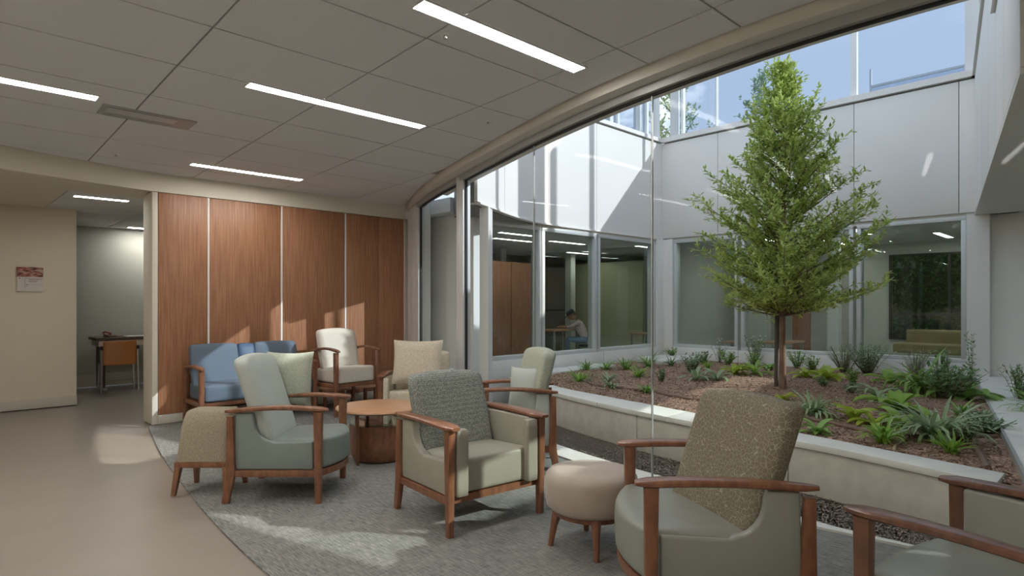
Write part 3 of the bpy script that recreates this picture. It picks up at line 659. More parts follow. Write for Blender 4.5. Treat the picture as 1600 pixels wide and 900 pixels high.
def armchair(name, loc, rz, label, group=None, W=.78, Dp=.70, arm=.67, seat=.45, back=.92, lean=.16, bow=0.0, body='vinyl_green', backm='weave', wood='wood', sides=('scoop', 'closed'),
             arch=.02, zscale=1, armw=.085, backw=None, rail_z=.195, back_y=-.12, yaw=0, cat='armchair', pads=True):
    t = empty(name, loc, rz, label, cat, group)
    hw, hd = W / 2, Dp / 2; lx = hw - armw / 2 - .002
    iw = hw - armw - .006 if pads else hw - .06                # half width of the seat between the sides
    # legs
    for sx in (-1, 1):
        leg_tapered(t, sx * (lx + .012), hd - .055, hd - .055, 0, arm - .03, .040, .052, wood, .045, .062)
        # rear leg: splayed foot, leaning post above the rail
        X = sx * (lx + .012)
        MB().loft([ring((X, -hd - .005, 0), (.018, 0, 0), (0, .025, 0), 12, 6), ring((X, -hd + .035, rail_z + .02), (.022, 0, 0), (0, .034, 0), 12, 6),
                   ring((X, -hd + .028, arm - .06), (.018, 0, 0), (0, .022, 0), 12, 6)]).build('leg', wood, t)
    # rail (apron), following the bow at the front
    n = 12; outer = [(-lx - .02 + (2 * lx + .04) * i / n) for i in range(n + 1)]
    fy = lambda x: hd - .075 + (bow * (1 - (x / hw) ** 2) if bow else 0)
    P = [(x, fy(x)) for x in outer]; Pi = [(x * .93, fy(x) - .035) for x in outer]
    MB().prism(Pi + P[::-1], rail_z - .01, rail_z + .035).build('front_rail', wood, t)
    for sx in (-1, 1): MB().box(min(sx * (lx - .01), sx * (lx + .025)), max(sx * (lx - .01), sx * (lx + .025)), -hd + .03, hd - .08, rail_z - .01, rail_z + .035).build('side_rail', wood, t, bevel=.003)
    MB().box(-lx, lx, -hd + .03, -hd + .06, rail_z - .01, rail_z + .035).build('rear_rail', wood, t, bevel=.003)
    # seat
    y0, y1 = -hd + .06, hd - .07; sh = (seat - rail_z - .035)
    c = (0, (y0 + y1) / 2, rail_z + .036 + sh / 2); hyy = (y1 - y0) / 2
    def fn(x, y, z):
        k = (y - y0) / (y1 - y0); zz = z
        if z > c[2]: zz = z - .035 * (1 - k)
        if bow: y = y + bow * (1 - (x / hw) ** 2) * max(0, k) ** 1.6
        return (x, y, zz)
    full = bow > 0
    MB().rbox((hw - .055 if full else iw, hyy, sh / 2), .028, 14, fn, .006, c).build('seat', body, t, ang=60)
    # side panels
    x1 = lx + .008; x0 = lx - armw / 2 + .004
    for sx, st in zip((-1, 1), sides):
        a_, b_ = (min(sx * x0, sx * x1), max(sx * x0, sx * x1))
        if st == 'none': continue
        if st == 'closed': pr = [(-hd + .05, rail_z + .036), (hd - .09, rail_z + .036), (hd - .09, arm - .03), (-hd + .06, arm - .035)]
        else:
            pr = [(-hd + .05, rail_z + .036), (hd - .095, rail_z + .036), (hd - .095, seat - .02), (-.02, seat - .03)]
            for k in range(7):
                q = k / 6 * math.pi / 2; pr.append((-.04 - .12 * math.sin(q), seat + .13 - .15 * math.cos(q) + .005))
            pr += [(-.17, arm - .04), (-hd + .06, arm - .04)]
        MB().profile(pr, a_, b_).build('side_panel', body, t, bevel=.012, seg=3)
        if pads and not bow:
            aa = sx * (lx - armw * .62); MB().rbox((armw * .40, .032, (arm - .035 - rail_z - .036) / 2), .012, 6, None, 0, (aa, hd - .06, (arm - .035 + rail_z + .036) / 2)).build('arm_pad', body, t, ang=60)
    for sx in (-1, 1): armrest(t, sx * (hw - armw / 2 + .004), hd + .01, -hd - .01, arm, armw + .012, armw * .62, arch, wood)
    # back cushion: leaning rounded slab
    bw = backw or iw - .004; zb0 = seat - .06; bh = back - zb0
    def fb(x, y, z):
        k = (z - zb0) / bh
        x *= 1 + .02 * k; y += .015 * (x / bw) ** 2 - back_y
        return (x * math.cos(yaw) - y * math.sin(yaw), x * math.sin(yaw) + y * math.cos(yaw) + back_y - lean * k, z + .012 * (1 - (x / bw) ** 2) * k)
    MB().rbox((bw, .062, bh / 2), .04, 14, fb, .012, (0, back_y, zb0 + bh / 2)).build('backrest', backm, t, ang=60)
    return t

def pillow(loc, rot, w, h, th, m, label, cat='pillow', name='pillow'):
    mb = MB()
    n = 14; vs = []; fs = []
    for sgn in (1, -1):
        k = len(vs)
        for i in range(n + 1):
            for j in range(n + 1):
                a, b = 2 * i / n - 1, 2 * j / n - 1
                pinch = 1 - .07 * (1 - a * a) * abs(b) ** 3 ; pin2 = 1 - .07 * (1 - b * b) * abs(a) ** 3
                d = th / 2 * max(0, (1 - a ** 4) * (1 - b ** 4)) ** .55
                vs.append((a * w / 2 * pin2, sgn * d, b * h / 2 * pinch))
        for i in range(n):
            for j in range(n):
                q = (k + i * (n + 1) + j, k + (i + 1) * (n + 1) + j, k + (i + 1) * (n + 1) + j + 1, k + i * (n + 1) + j + 1)
                fs.append(q if sgn < 0 else q[::-1])
    mb.add(vs, fs); o = mb.build(name, m, ang=180)
    o.location = loc; o.rotation_euler = rot; tag(o, label, cat); return o

# armchair in the middle
armchair('armchair', (2.67, 3.17, 0), R(174), 'armchair in the middle of the carpet with grey woven back and taupe seat', W=.80, Dp=.72, arm=.67, seat=.455, back=.90, lean=.17, arch=.008,
         body='vinyl_taupe', backm='weave', sides=('closed', 'scoop'), armw=.11, back_y=-.17)
# big armchair at the front right
armchair('armchair', (2.66, 1.45, 0), R(42), 'large green-grey armchair in the foreground with crackle-patterned back, facing left', W=.80, Dp=.72, arm=.67, seat=.455, back=.96, lean=.17, bow=.12,
         body='vinyl_green', backm='crackle', sides=('scoop', 'scoop'), armw=.09, arch=.012, back_y=-.05, yaw=R(22), backw=.30)
# armchair cut by the lower right corner
armchair('armchair', (2.72, .33, 0), R(-12), 'dark-armed green-grey armchair cut off by the lower right corner', W=.80, Dp=.72, arm=.67, seat=.45, back=.70, lean=.14, bow=.05,
         body='vinyl_green', backm='vinyl_green', wood='wood_dark', sides=('none', 'closed'), armw=.09, arch=.012)
# teal armchair on the left, facing right
armchair('armchair', (2.02, 4.47, 0), R(226), 'teal-grey armchair at the carpet edge, seen from its side, facing right', W=.68, Dp=.70, arm=.67, seat=.45, back=1.0, lean=.20, bow=.13,
         body='vinyl_teal', backm='vinyl_pale', sides=('scoop', 'scoop'), armw=.075, back_y=-.10, arch=.02)
# pale armchair behind the middle one, by the glass
armchair('armchair', (3.70, 3.78, 0), R(46), 'pale sage armchair against the glazing behind the middle armchair', W=.60, Dp=.66, arm=.70, seat=.46, back=1.0, lean=.14, bow=.06,
         body='vinyl_pale', backm='sage', sides=('scoop', 'scoop'), armw=.07, back_y=-.08, yaw=R(20), backw=.235)
# cream chair against the timber wall and cream chair in front of it
armchair('armchair', (3.98, 7.22, 0), R(184), 'high-backed cream armchair with open arched wooden arms before the timber wall', W=.66, Dp=.64, arm=.82, seat=.60, back=1.05, lean=.12,
         body='cream_pale', backm='cream_pale', sides=('none', 'none'), armw=.06, arch=.04, pads=False, rail_z=.36, back_y=-.14)
armchair('armchair', (4.06, 5.72, 0), R(132), 'cream tweed armchair holding a cream pillow, behind the round table', W=.76, Dp=.66, arm=.62, seat=.44, back=.84, lean=.12,
         body='cream', backm='cream', sides=('closed', 'closed'), armw=.07, arch=.03, back_y=-.16)
pillow((3.97, 5.62, .75), (R(-14), 0, R(-48)), .56, .50, .15, 'cream', 'large square cream tweed pillow standing on the cream armchair by the glazing')
pillow((2.16, 4.84, .79), (R(-10), 0, R(-42)), .38, .44, .13, 'sage', 'pale green square pillow standing on the teal-grey armchair')
pillow((3.64, 3.62, .67), (R(-14), 0, R(-66)), .28, .40, .11, 'vinyl_pale', 'smooth pale grey pillow standing on the pale sage armchair by the glass')

# loveseat
def loveseat():
    t = empty('loveseat', (2.92, 7.56, 0), math.pi, 'blue two-seat sofa with wooden arms against the timber wall', 'sofa')
    W, Dp, arm = 1.42, .64, .68; hw, hd = W / 2, Dp / 2
    for sx in (-1, 1):
        leg_tapered(t, sx * (hw - .045), hd - .05, hd - .05, 0, arm - .03, .045, .055, 'wood', .05, .065)
        leg_tapered(t, sx * (hw - .045), -hd, -hd + .05, 0, arm - .05, .04, .05, 'wood', .05, .06)
        armrest(t, sx * (hw - .04), hd + .01, -hd + .02, arm, .085, .055, .025, 'wood')
        MB().box(sx * (hw - .045) - .018, sx * (hw - .045) + .018, -hd + .05, hd - .07, .24, .29).build('side_rail', 'wood', t, bevel=.003)
    MB().box(-hw + .06, hw - .06, hd - .10, hd - .06, .24, .29).build('front_rail', 'wood', t, bevel=.004)
    for sx in (-1, 1): MB().rbox((.318, .275, .095), .03, 10, None, .008, (sx * .32, .02, .385)).build('seat', 'blue', t, ang=60)
    ln = lambda x, y, z: (x, y - .12 * (z - .44) / .46, z)
    for sx in (-1, 1): MB().rbox((.265, .055, .24), .03, 10, ln, .01, (sx * .372, -.13, .67)).build('backrest', 'blue', t, ang=60)
    tag(MB().rbox((.10, .05, .235), .03, 8, ln, .01, (0, -.12, .665)).build('middle_cushion', 'blue_dark', t, ang=60), 'narrow dark blue cushion')
loveseat()

# round coffee table
t = empty('coffee_table', (3.01, 4.84, 0), 0, 'round wooden coffee table with a drum base between the chairs', 'table')
MB().lathe([(.34, .44), (.375, .448), (.39, .46), (.385, .472), (.37, .475)], 56).build('table_top', 'wood_light', t)
MB().lathe([(.19, 0), (.235, .012), (.262, .06), (.27, .16), (.27, .315), (.262, .325)], 56).build('drum', 'wood', t)
MB().lathe([(.265, .327), (.268, .333), (.262, .338)], 56).build('glass_shelf', 'glass_win', t)
for a in (200, 320, 80): MB().tube([(.30 * math.cos(R(a)), .30 * math.sin(R(a)), 0), (.315 * math.cos(R(a)), .315 * math.sin(R(a)), .44)], [.013, .018], 10).build('leg', 'wood', t)
# round ottoman beside the big armchair, made up in place of a ghosted seat
t = empty('ottoman', (2.80, 2.24, 0), 0, 'round beige suede ottoman, stand-in for a ghosted seat, behind the foreground armchair', 'ottoman')
MB().lathe([(.20, .222), (.24, .226), (.258, .245), (.266, .30), (.268, .38), (.262, .412), (.245, .433), (.20, .444), (.1, .449), (.001, .45)], 48).build('cushion', 'vinyl_beige', t, ang=60)
MB().lathe([(.19, .19), (.21, .19), (.215, .22), (.19, .22)], 48).build('seat_ring', 'wood', t)
for a in (45, 135, 225, 315):
    c, s = math.cos(R(a + 1)), math.sin(R(a + 1))
    MB().tube([(.235 * c, .235 * s, 0), (.215 * c, .215 * s, .12), (.19 * c, .19 * s, .22)], [.016, .021, .034], 10).build('leg', 'wood', t)
# beige tapered stool behind the teal armchair, solid stand-in for a ghosted chair
t = empty('stool', (1.60, 4.93, 0), R(46), 'beige tweed tapered stool with splayed wooden legs, stand-in for a ghosted chair, behind the teal-grey armchair', 'stool')
a_, b_ = (-.155, .125), (-.085, .125)
MB().loft([ring((-.015, 0, .24), (.15, 0, 0), (0, .20, 0), 20, 8), ring((.0, 0, .50), (.125, 0, 0), (0, .18, 0), 20, 8), ring((.02, 0, .585), (.105, 0, 0), (0, .165, 0), 20, 8), ring((.022, 0, .60), (.09, 0, 0), (0, .15, 0), 20, 8)]).build('cushion', 'beige_tweed', t, ang=60)
MB().box(-.165, .135, -.20, .20, .195, .238).build('rail', 'wood', t, bevel=.004)
for sx in (-1, 1):
    for sy in (-1, 1): MB().loft([ring((sx * .155 - .02 + .01 * sx, sy * .19, 0), (.016, 0, 0), (0, .016, 0), 10, 5), ring((sx * .13 - .015, sy * .175, .20), (.026, 0, 0), (0, .024, 0), 10, 5)]).build('leg', 'wood', t)
# low end table; grey stool replacing part of a grey chair, behind the cream chair
t = empty('end_table', (4.25, 7.70, 0), 0, 'low wooden end table against the timber wall behind the cream chair', 'table')
MB().box(-.42, .42, -.16, .18, .225, .26).build('table_top', 'wood_light', t, bevel=.005)
for sx in (-1, 1):
    for y in (-.13, .14): MB().box(sx * .38 - .018, sx * .38 + .018, y - .018, y + .018, 0, .225).build('leg', 'wood', t)
t = empty('stool', (3.72, 7.18, 0), 0, 'small pale grey upholstered stool, stand-in for part of a grey chair, between the blue sofa and the cream armchair', 'stool')
t.location = (3.735, 7.72, 0)
MB().rbox((.072, .13, .095), .025, 8, None, .004, (0, 0, .32)).build('cushion', 'grey_fabric', t, ang=60)
MB().box(-.055, .055, -.10, .10, .20, .226).build('rail', 'wood_dark', t)
for sx in (-1, 1):
    for sy in (-1, 1): MB().loft([ring((sx * .045, sy * .10, 0), (.011, 0, 0), (0, .011, 0), 8), ring((sx * .045, sy * .09, .21), (.016, 0, 0), (0, .016, 0), 8)]).build('leg', 'wood_dark', t)

# far room: desk, chair, phone, poster
t = empty('office_desk', (2.72, 12.0, 0), 0, 'pale desk with a dark edge against the far wall beyond the opening', 'desk')
MB().box(-.68, .9, -.32, .30, .80, .845).build('desk_top', 'stake', t, bevel=.004)
MB().box(-.64, .9, -.29, .28, .70, .799).build('apron', 'cream_pale', t, bevel=.01)
for x in (-.56, .8):
    for y in (-.22, .22): MB().box(x - .02, x + .02, y - .02, y + .02, .03, .70).build('leg', 'stake', t)
    MB().box(x - .025, x + .025, -.36, .28, 0, .03).build('foot', 'alu', t)
MB().box(-.54, .78, -.02, .02, .10, .13).build('crossbar', 'alu', t)
t = empty('office_chair', (2.28, 11.38, 0), R(-4), 'orange-backed chair with steel tube legs at the far desk', 'chair')
t.location = (2.30, 11.45, 0)
def bk(x, y, z): return (x, y - .03 * (1 - (x / .25) ** 2), z)
MB().rbox((.225, .012, .19), .011, 10, bk, 0, (0, -.17, .62)).build('backrest', 'orange', t, ang=60)
MB().rbox((.21, .20, .015), .013, 8, None, 0, (0, .03, .44)).build('seat', 'orange', t, ang=60)
for sx in (-1, 1):
    MB().tube([(sx * .25, -.20, 0), (sx * .245, -.18, .44), (sx * .24, -.17, .70)], .014, 8).build('leg', 'chrome', t)
    MB().tube([(sx * .25, .22, 0), (sx * .235, .20, .44)], .014, 8).build('leg', 'chrome', t)
    MB().tube([(sx * .24, -.18, .43), (sx * .235, .20, .43)], .011, 8).build('side_rail', 'chrome', t)
    MB().rbox((.018, .025, .03), .01, 4, None, 0, (sx * .245, -.17, .70)).build('joint_cap', 'black', t, ang=60)
t = empty('telephone', (2.28, 11.92, .845), R(20), 'small red-brown desk telephone on the far desk', 'telephone')
MB().profile([(-.08, 0), (.08, 0), (.08, .05), (-.08, .02)], -.07, .07).build('base', 'wood_dark', t, bevel=.005)
MB().tube([(-.055, -.09, .055), (-.055, -.05, .07), (-.055, .05, .085), (-.055, .09, .07)], [.02, .014, .014, .02], 8).build('handset', mat('red_plastic', (.30, .09, .07), .5), t)
t = empty('office_paper', (2.75, 11.95, .846), 0, 'flat white papers lying on the far desk', 'paper')
MB().box(-.25, .25, -.14, .14, 0, .006).build('sheet', 'white', t)
P = empty('wall_notice', (1.06, 10.278, 1.56), 0, 'small paper notice with a red picture header on the left wall', 'notice')
def pic_mat():
    m = bpy.data.materials.new('notice_picture'); m.use_nodes = True; n, l = m.node_tree.nodes, m.node_tree.links; b = n['Principled BSDF']
    t = n.new('ShaderNodeTexCoord'); mp = n.new('ShaderNodeMapping'); mp.inputs['Scale'].default_value = (14, 1, 45)
    ns = n.new('ShaderNodeTexNoise'); ns.inputs['Scale'].default_value = 1; ns.inputs['Detail'].default_value = 4
    r = n.new('ShaderNodeValToRGB'); e = r.color_ramp.elements; e[0].position = .38; e[0].color = (.05, .025, .02, 1); e[1].position = .62; e[1].color = (.45, .36, .27, 1)
    q = e.new(.5); q.color = (.36, .11, .09, 1)
    l.new(t.outputs['Object'], mp.inputs['Vector']); l.new(mp.outputs['Vector'], ns.inputs['Vector']); l.new(ns.outputs['Fac'], r.inputs['Fac']); l.new(r.outputs['Color'], b.inputs['Base Color']); b.inputs['Roughness'].default_value = .6
    return m
MB().box(-.135, .14, 0, .004, 0, .19).build('sheet', mat('notice_paper', (.62, .58, .55), .7), P)
MB().box(-.14, .14, -.001, .004, .19, .32).build('picture', pic_mat(), P)
ink = mat('notice_ink', (.17, .12, .11), .8); red = mat('notice_red', (.35, .05, .05), .8)
m_ = MB()
def dash(x0, x1, z, h=.005): m_.box(x0, x1, -.003, -.0005, z, z + h)
for x0, x1, z, h in ((-.05, .00, .172, .003), (.01, .05, .172, .003), (.06, .13, .172, .003), (-.055, -.052, .03, .145), (-.015, .10, .155, .006), (.105, .125, .156, .004), (-.015, .08, .135, .005), (-.015, .02, .122, .004), (.03, .075, .122, .003), (-.045, -.02, .088, .005), (-.045, .13, .086, .0015), (-.045, -.025, .065, .005), (-.115, -.10, .165, .012), (-.085, -.07, .157, .005)): dash(x0, x1, z, h)
m_.build('text_lines', ink, P)
m_ = MB()
rn = random.Random(4); x = -.12
for wl_ in (4, 7):
    for k in range(wl_):
        hgt = rn.choice((.009, .009, .013)); m_.box(x, x + .0075, -.003, -.0005, .295, .295 + hgt); x += .0105
    x += .012
m_.build('red_heading', red, P)

# olive bench sofa in the far wing, tables
t = empty('bench_sofa', (13.0, 2.75, .25), R(90), 'long olive bench sofa behind the right-hand courtyard window', 'sofa')
t.location = (13.3, 2.25, .25)
MB().rbox((1.05, .30, .09), .03, 8, None, 0, (0, 0, .33)).build('seat', 'olive_sofa', t, ang=60)
MB().rbox((1.0, .06, .16), .03, 8, None, 0, (-.05, -.26, .50)).build('backrest', 'olive_sofa', t, ang=60)
for x in (-.9, 0, .9):
    for y in (-.2, .2): MB().box(x - .025, x + .025, y - .025, y + .025, 0, .24).build('leg', 'alu_light', t)
def simple_table(name, loc, w_, d_, h_, label, m='wood_light', cat='table'):
    t = empty(name, loc, 0, label, cat)
    MB().box(-w_ / 2, w_ / 2, -d_ / 2, d_ / 2, h_ - .035, h_).build('table_top', m, t, bevel=.004)
    for sx in (-1, 1):
        for sy in (-1, 1): MB().box(sx * (w_ / 2 - .05) - .02, sx * (w_ / 2 - .05) + .02, sy * (d_ / 2 - .05) - .02, sy * (d_ / 2 - .05) + .02, 0, h_ - .035).build('leg', 'alu', t)
simple_table('desk', (10.95, 9.75, .05), .95, .6, .74, 'small wooden desk at which the person in the cap writes')
simple_table('side_table', (13.0, 8.7, .05), .7, .5, .62, 'pale side table behind the third left courtyard window')
simple_table('side_table', (7.3, 8.9, .05), .8, .5, 1.05, 'tall pale table by the timber panels behind the first left courtyard window')
simple_table('low_table', (12.0, 4.9, .25), .9, .5, .42, 'low pale table behind the middle back courtyard window')
simple_table('low_table', (12.3, 6.0, .25), .4, .4, .36, 'small square table behind the corner courtyard window')

# ------------------------------------------------------------ the seated person behind the left windows
def person(loc, rz):
    t = empty('person', loc, rz, 'person in a dark cap and pale patterned shirt leaning over the desk', 'person')
    J = {'pelvis': (0, 0, .50), 'chest': (0, .16, .80), 'neck': (0, .24, .97), 'shL': (-.17, .19, .90), 'shR': (.17, .19, .90), 'elL': (-.26, .36, .78), 'elR': (.26, .34, .76),
         'wrL': (-.12, .56, .80), 'wrR': (.10, .52, .79), 'hipL': (-.10, .02, .47), 'hipR': (.10, .02, .47), 'knL': (-.13, .44, .50), 'knR': (.13, .44, .50), 'anL': (-.13, .40, .08), 'anR': (.13, .46, .08), 'toL': (-.14, .56, .04), 'toR': (.14, .62, .04)}
    rad = {'pelvis': .13, 'chest': .135, 'neck': .055, 'shL': .06, 'shR': .06, 'elL': .042, 'elR': .042, 'wrL': .028, 'wrR': .028, 'hipL': .09, 'hipR': .09, 'knL': .062, 'knR': .062, 'anL': .04, 'anR': .04, 'toL': .03, 'toR': .03}
    E = [('pelvis', 'chest'), ('chest', 'neck'), ('chest', 'shL'), ('chest', 'shR'), ('shL', 'elL'), ('shR', 'elR'), ('elL', 'wrL'), ('elR', 'wrR'), ('pelvis', 'hipL'), ('pelvis', 'hipR'), ('hipL', 'knL'), ('hipR', 'knR'), ('knL', 'anL'), ('knR', 'anR'), ('anL', 'toL'), ('anR', 'toR')]
    # hands: palm and five fingers
    for s, wr in ((-1, 'wrL'), (1, 'wrR')):
        w0 = Vector(J[wr]); pn = wr + 'p'; J[pn] = tuple(w0 + Vector((-s * .02, .05, -.01))); rad[pn] = .03; E.append((wr, pn))
        for k in range(5):
            off = Vector(((k - 2) * .018, .05 - abs(k - 2.2) * .008, 0)) if k < 4 else Vector((-s * .045, .015, 0))
            a = pn + 'f%d' % k; b = a + 't'
            J[a] = tuple(Vector(J[pn]) + off * .8); J[b] = tuple(Vector(J[pn]) + off * 1.35 + Vector((0, .015, -.012))); rad[a] = .009; rad[b] = .008; E += [(pn, a), (a, b)]
    names = list(J); me = bpy.data.meshes.new('body'); me.from_pydata([J[n] for n in names], [(names.index(a), names.index(b)) for a, b in E], [])
    o = bpy.data.objects.new('body', me); link(o)
    sk = o.modifiers.new('skin', 'SKIN'); sb = o.modifiers.new('sub', 'SUBSURF'); sb.levels = 2; sb.render_levels = 2
    for i, n in enumerate(names): me.skin_vertices[0].data[i].radius = (rad[n], rad[n]); me.skin_vertices[0].data[i].use_root = (n == 'pelvis')
    dg = bpy.context.evaluated_depsgraph_get(); m2 = bpy.data.meshes.new_from_object(o.evaluated_get(dg)); bpy.data.objects.remove(o)
    o = bpy.data.objects.new('body', m2); link(o, t)
    sh = mat('pale_shirt', (.66, .60, .60), .8, col2=(.48, .36, .40), vscale=40); sk_ = mat('skin', (.45, .24, .16), .6); je = mat('jeans', (.17, .27, .42), .8)
    m2.materials.clear()
    for q in (sh, sk_, je): m2.materials.append(q)
    for p in m2.polygons:
        c = p.center; p.material_index = 2 if (c.z < .56 ) else (1 if (c.y > .44 and c.z > .6) or (c.z > .93 and abs(c.x) < .1) else 0); p.use_smooth = True
    hd = MB()
    def hf(x, y, z):
        jaw = 1 - .28 * max(0, -z / .115); return (x * jaw, y * (1 - .1 * max(0, -z / .115)) , z)
    hd.rbox((.078, .095, .115), .075, 12, hf, 0)
    hd.rbox((.012, .02, .022), .01, 4, None, 0, (0, .098, -.01)); hd.rbox((.026, .008, .007), .006, 4, None, 0, (0, .088, -.055))
    for s in (-1, 1): hd.rbox((.012, .02, .03), .01, 4, None, 0, (s * .08, -.005, -.005))
    h = hd.build('head', sk_, t, ang=60); h.location = (0, .33, 1.06); h.rotation_euler = (R(-35), 0, R(10))
    ey = MB()
    for s in (-1, 1): ey.rbox((.013, .006, .008), .005, 4, None, 0, (s * .032, .094, .012))
    ey.build('eyes', 'black', h)
    MB().rbox((.083, .092, .07), .06, 8, None, 0, (0, -.022, .02)).build('hair', 'stake', h, ang=60)
    cp = MB(); cp.rbox((.09, .105, .055), .05, 10, None, 0, (0, 0, .085)); cp.rbox((.065, .06, .008), .007, 6, None, 0, (0, .14, .055)); cp.build('cap', mat('dark_cap', (.03, .035, .045), .8), h, ang=60)
    MB().rbox((.025, .008, .018), .007, 4, None, 0, (0, .104, .09)).build('badge', 'white', h, ang=60)
person((11.45, 9.32, .05), R(36))
t = empty('stool', (11.45, 9.32, .05), R(36), 'small dark stool under the seated person', 'stool')
MB().lathe([(.15, .32), (.17, .33), (.17, .36), (.15, .37)], 20).build('seat', 'black', t)
for a in (45, 135, 225, 315): MB().tube([(.15 * math.cos(R(a)), .15 * math.sin(R(a)), 0), (.11 * math.cos(R(a)), .11 * math.sin(R(a)), .33)], .012, 6).build('leg', 'alu', t)

# ------------------------------------------------------------ tree in the bed
def leaf_quad(vs, fs, p, d, up, L, W):
    s = d.cross(up); 
    if s.length < 1e-3: s = d.cross(Vector((1, 0, 0)))
    s.normalize(); n = s.cross(d).normalized(); k = len(vs)
    vs += [tuple(p), tuple(p + d * L * .5 + s * W - n * W * .15), tuple(p + d * L), tuple(p + d * L * .5 - s * W - n * W * .15), tuple(p + d * L * .5 + n * W * .35)]
    fs += [(k, k + 1, k + 4), (k + 1, k + 2, k + 4), (k + 2, k + 3, k + 4), (k + 3, k, k + 4)]
prof = interp([(1.30, .25), (1.42, .68), (1.6, .95), (1.9, 1.08), (2.2, 1.06), (2.5, .98), (2.8, .86), (3.1, .70), (3.35, .54), (3.6, .40), (3.85, .22), (4.05, .08), (4.3, .02)])
def make_tree(loc, label, scale=1, nb=96, seed=2, group=None, m='leaf', nleaf=1.0, lw=.011):
    rnd = random.Random(seed); t = empty('courtyard_tree' if scale == 1 else 'tree', loc, 0, label, 'tree', group); z0 = loc[2] if scale == 1 else 0
    H = 4.15 - z0
    path = [(0, 0, -.04), (.01, .01, .5), (-.01, .0, 1.2), (.01, -.01, 2.0), (0, .01, 2.8), (.01, 0, H)]
    MB().tube(path, [.042, .034, .030, .022, .013, .003], 10).build('trunk', 'bark', t, ang=60)
    br = MB(); vs = []; fs = []
    for i in range(nb):
        k = (i + .5) / nb; zt = 1.38 + (4.15 - 1.38) * k ** 1.05           # height of the tip (world)
        az = i * 2.39996 + rnd.uniform(-.3, .3); rr = prof(zt) * (rnd.uniform(.5, .85) if rnd.random() < .6 else rnd.uniform(.88, 1.14))
        rise = rr * (.25 + .75 * k) + rnd.uniform(0, .12); zs = max(zt - rise, 1.25); 
        a = Vector((0, 0, zs - z0)); b = Vector((rr * math.cos(az), rr * math.sin(az), zt - z0))
        mid = (a + b) / 2 + Vector((0, 0, -.05 * rr)) ; pts_ = [a * (1 - q) ** 2 + mid * 2 * q * (1 - q) + b * q * q for q in (0, .25, .5, .75, 1)]
        br.tube(pts_, [.010, .008, .006, .004, .0015], 5)
        Lb = (b - a).length
        nt = int(5 + Lb * 9)
        for j in range(nt):                                               # side twigs with leaves
            q = .18 + .82 * (j + rnd.random()) / nt; p = a * (1 - q) ** 2 + mid * 2 * q * (1 - q) + b * q * q
            dirb = (b - a).normalized(); tw = (dirb + Vector((rnd.uniform(-1, 1), rnd.uniform(-1, 1), rnd.uniform(-.5, .9))) * .9).normalized()
            lt = rnd.uniform(.10, .27) * (1.15 - .5 * q); e = p + tw * lt
            if j % 2 == 0: br.tube([p, e], [.003, .001], 3)
            nl = int(rnd.randint(6, 10) * nleaf)
            for u in range(nl):
                pp = p + tw * lt * (u + .5) / nl; dd = (tw * .6 + Vector((rnd.uniform(-1, 1), rnd.uniform(-1, 1), rnd.uniform(-.6, .8)))).normalized()
                leaf_quad(vs, fs, pp, dd, Vector((0, 0, 1)), rnd.uniform(.045, .082), lw)
    br.build('branches', 'twig', t, smooth=False)
    mb = MB(); mb.v = vs; mb.f = fs; fo = mb.build('foliage', m, t, smooth=False); tag(fo, kind='stuff')
    t.scale = (scale,) * 3
    return t
TZ = zb(7.3, 2.98) 
make_tree((7.30, 2.98, TZ), 'young green tree standing in the courtyard bed behind the glass', nb=215, nleaf=1.45, lw=.0145)
tag(MB().tube([(7.40, 3.10, TZ - .05), (7.41, 3.09, TZ + 1.3)], .026, 10).build('tree_stake', 'stake'), 'dark wooden stake standing just left of the tree trunk', 'stake')
for i, (x, y, s) in enumerate(((17.4, 10.6, 2.1), (19.6, 8.7, 2.1))):
    make_tree((x, y, 0), ('tall pale tree behind the upper glazing at the courtyard corner', 'second pale tree behind the upper glazing, a little farther right')[i], s, 56, 11 + i, m='g_pale', nleaf=.9, lw=.02)
hg = empty('hedge', (16.9, 2.6, 0), 0, 'dense green hedge beyond the far window behind the olive sofa', 'hedge')
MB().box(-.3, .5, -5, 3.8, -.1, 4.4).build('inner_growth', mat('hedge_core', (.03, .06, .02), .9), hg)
rh = random.Random(31); vs = []; fs = []
for i in range(14000):
    p = Vector((-.3 - abs(rh.gauss(0, .16)), rh.uniform(-5, 3.8), rh.uniform(-.1, 4.5)))
    leaf_quad(vs, fs, p, Vector((rh.uniform(-1, .2), rh.uniform(-1, 1), rh.uniform(-1, .6))).normalized(), Vector((0, 0, 1)), rh.uniform(.08, .15), .03)
mb = MB(); mb.v, mb.f = vs, fs; tag(mb.build('foliage', 'leaf_hedge', hg, smooth=False), kind='stuff')

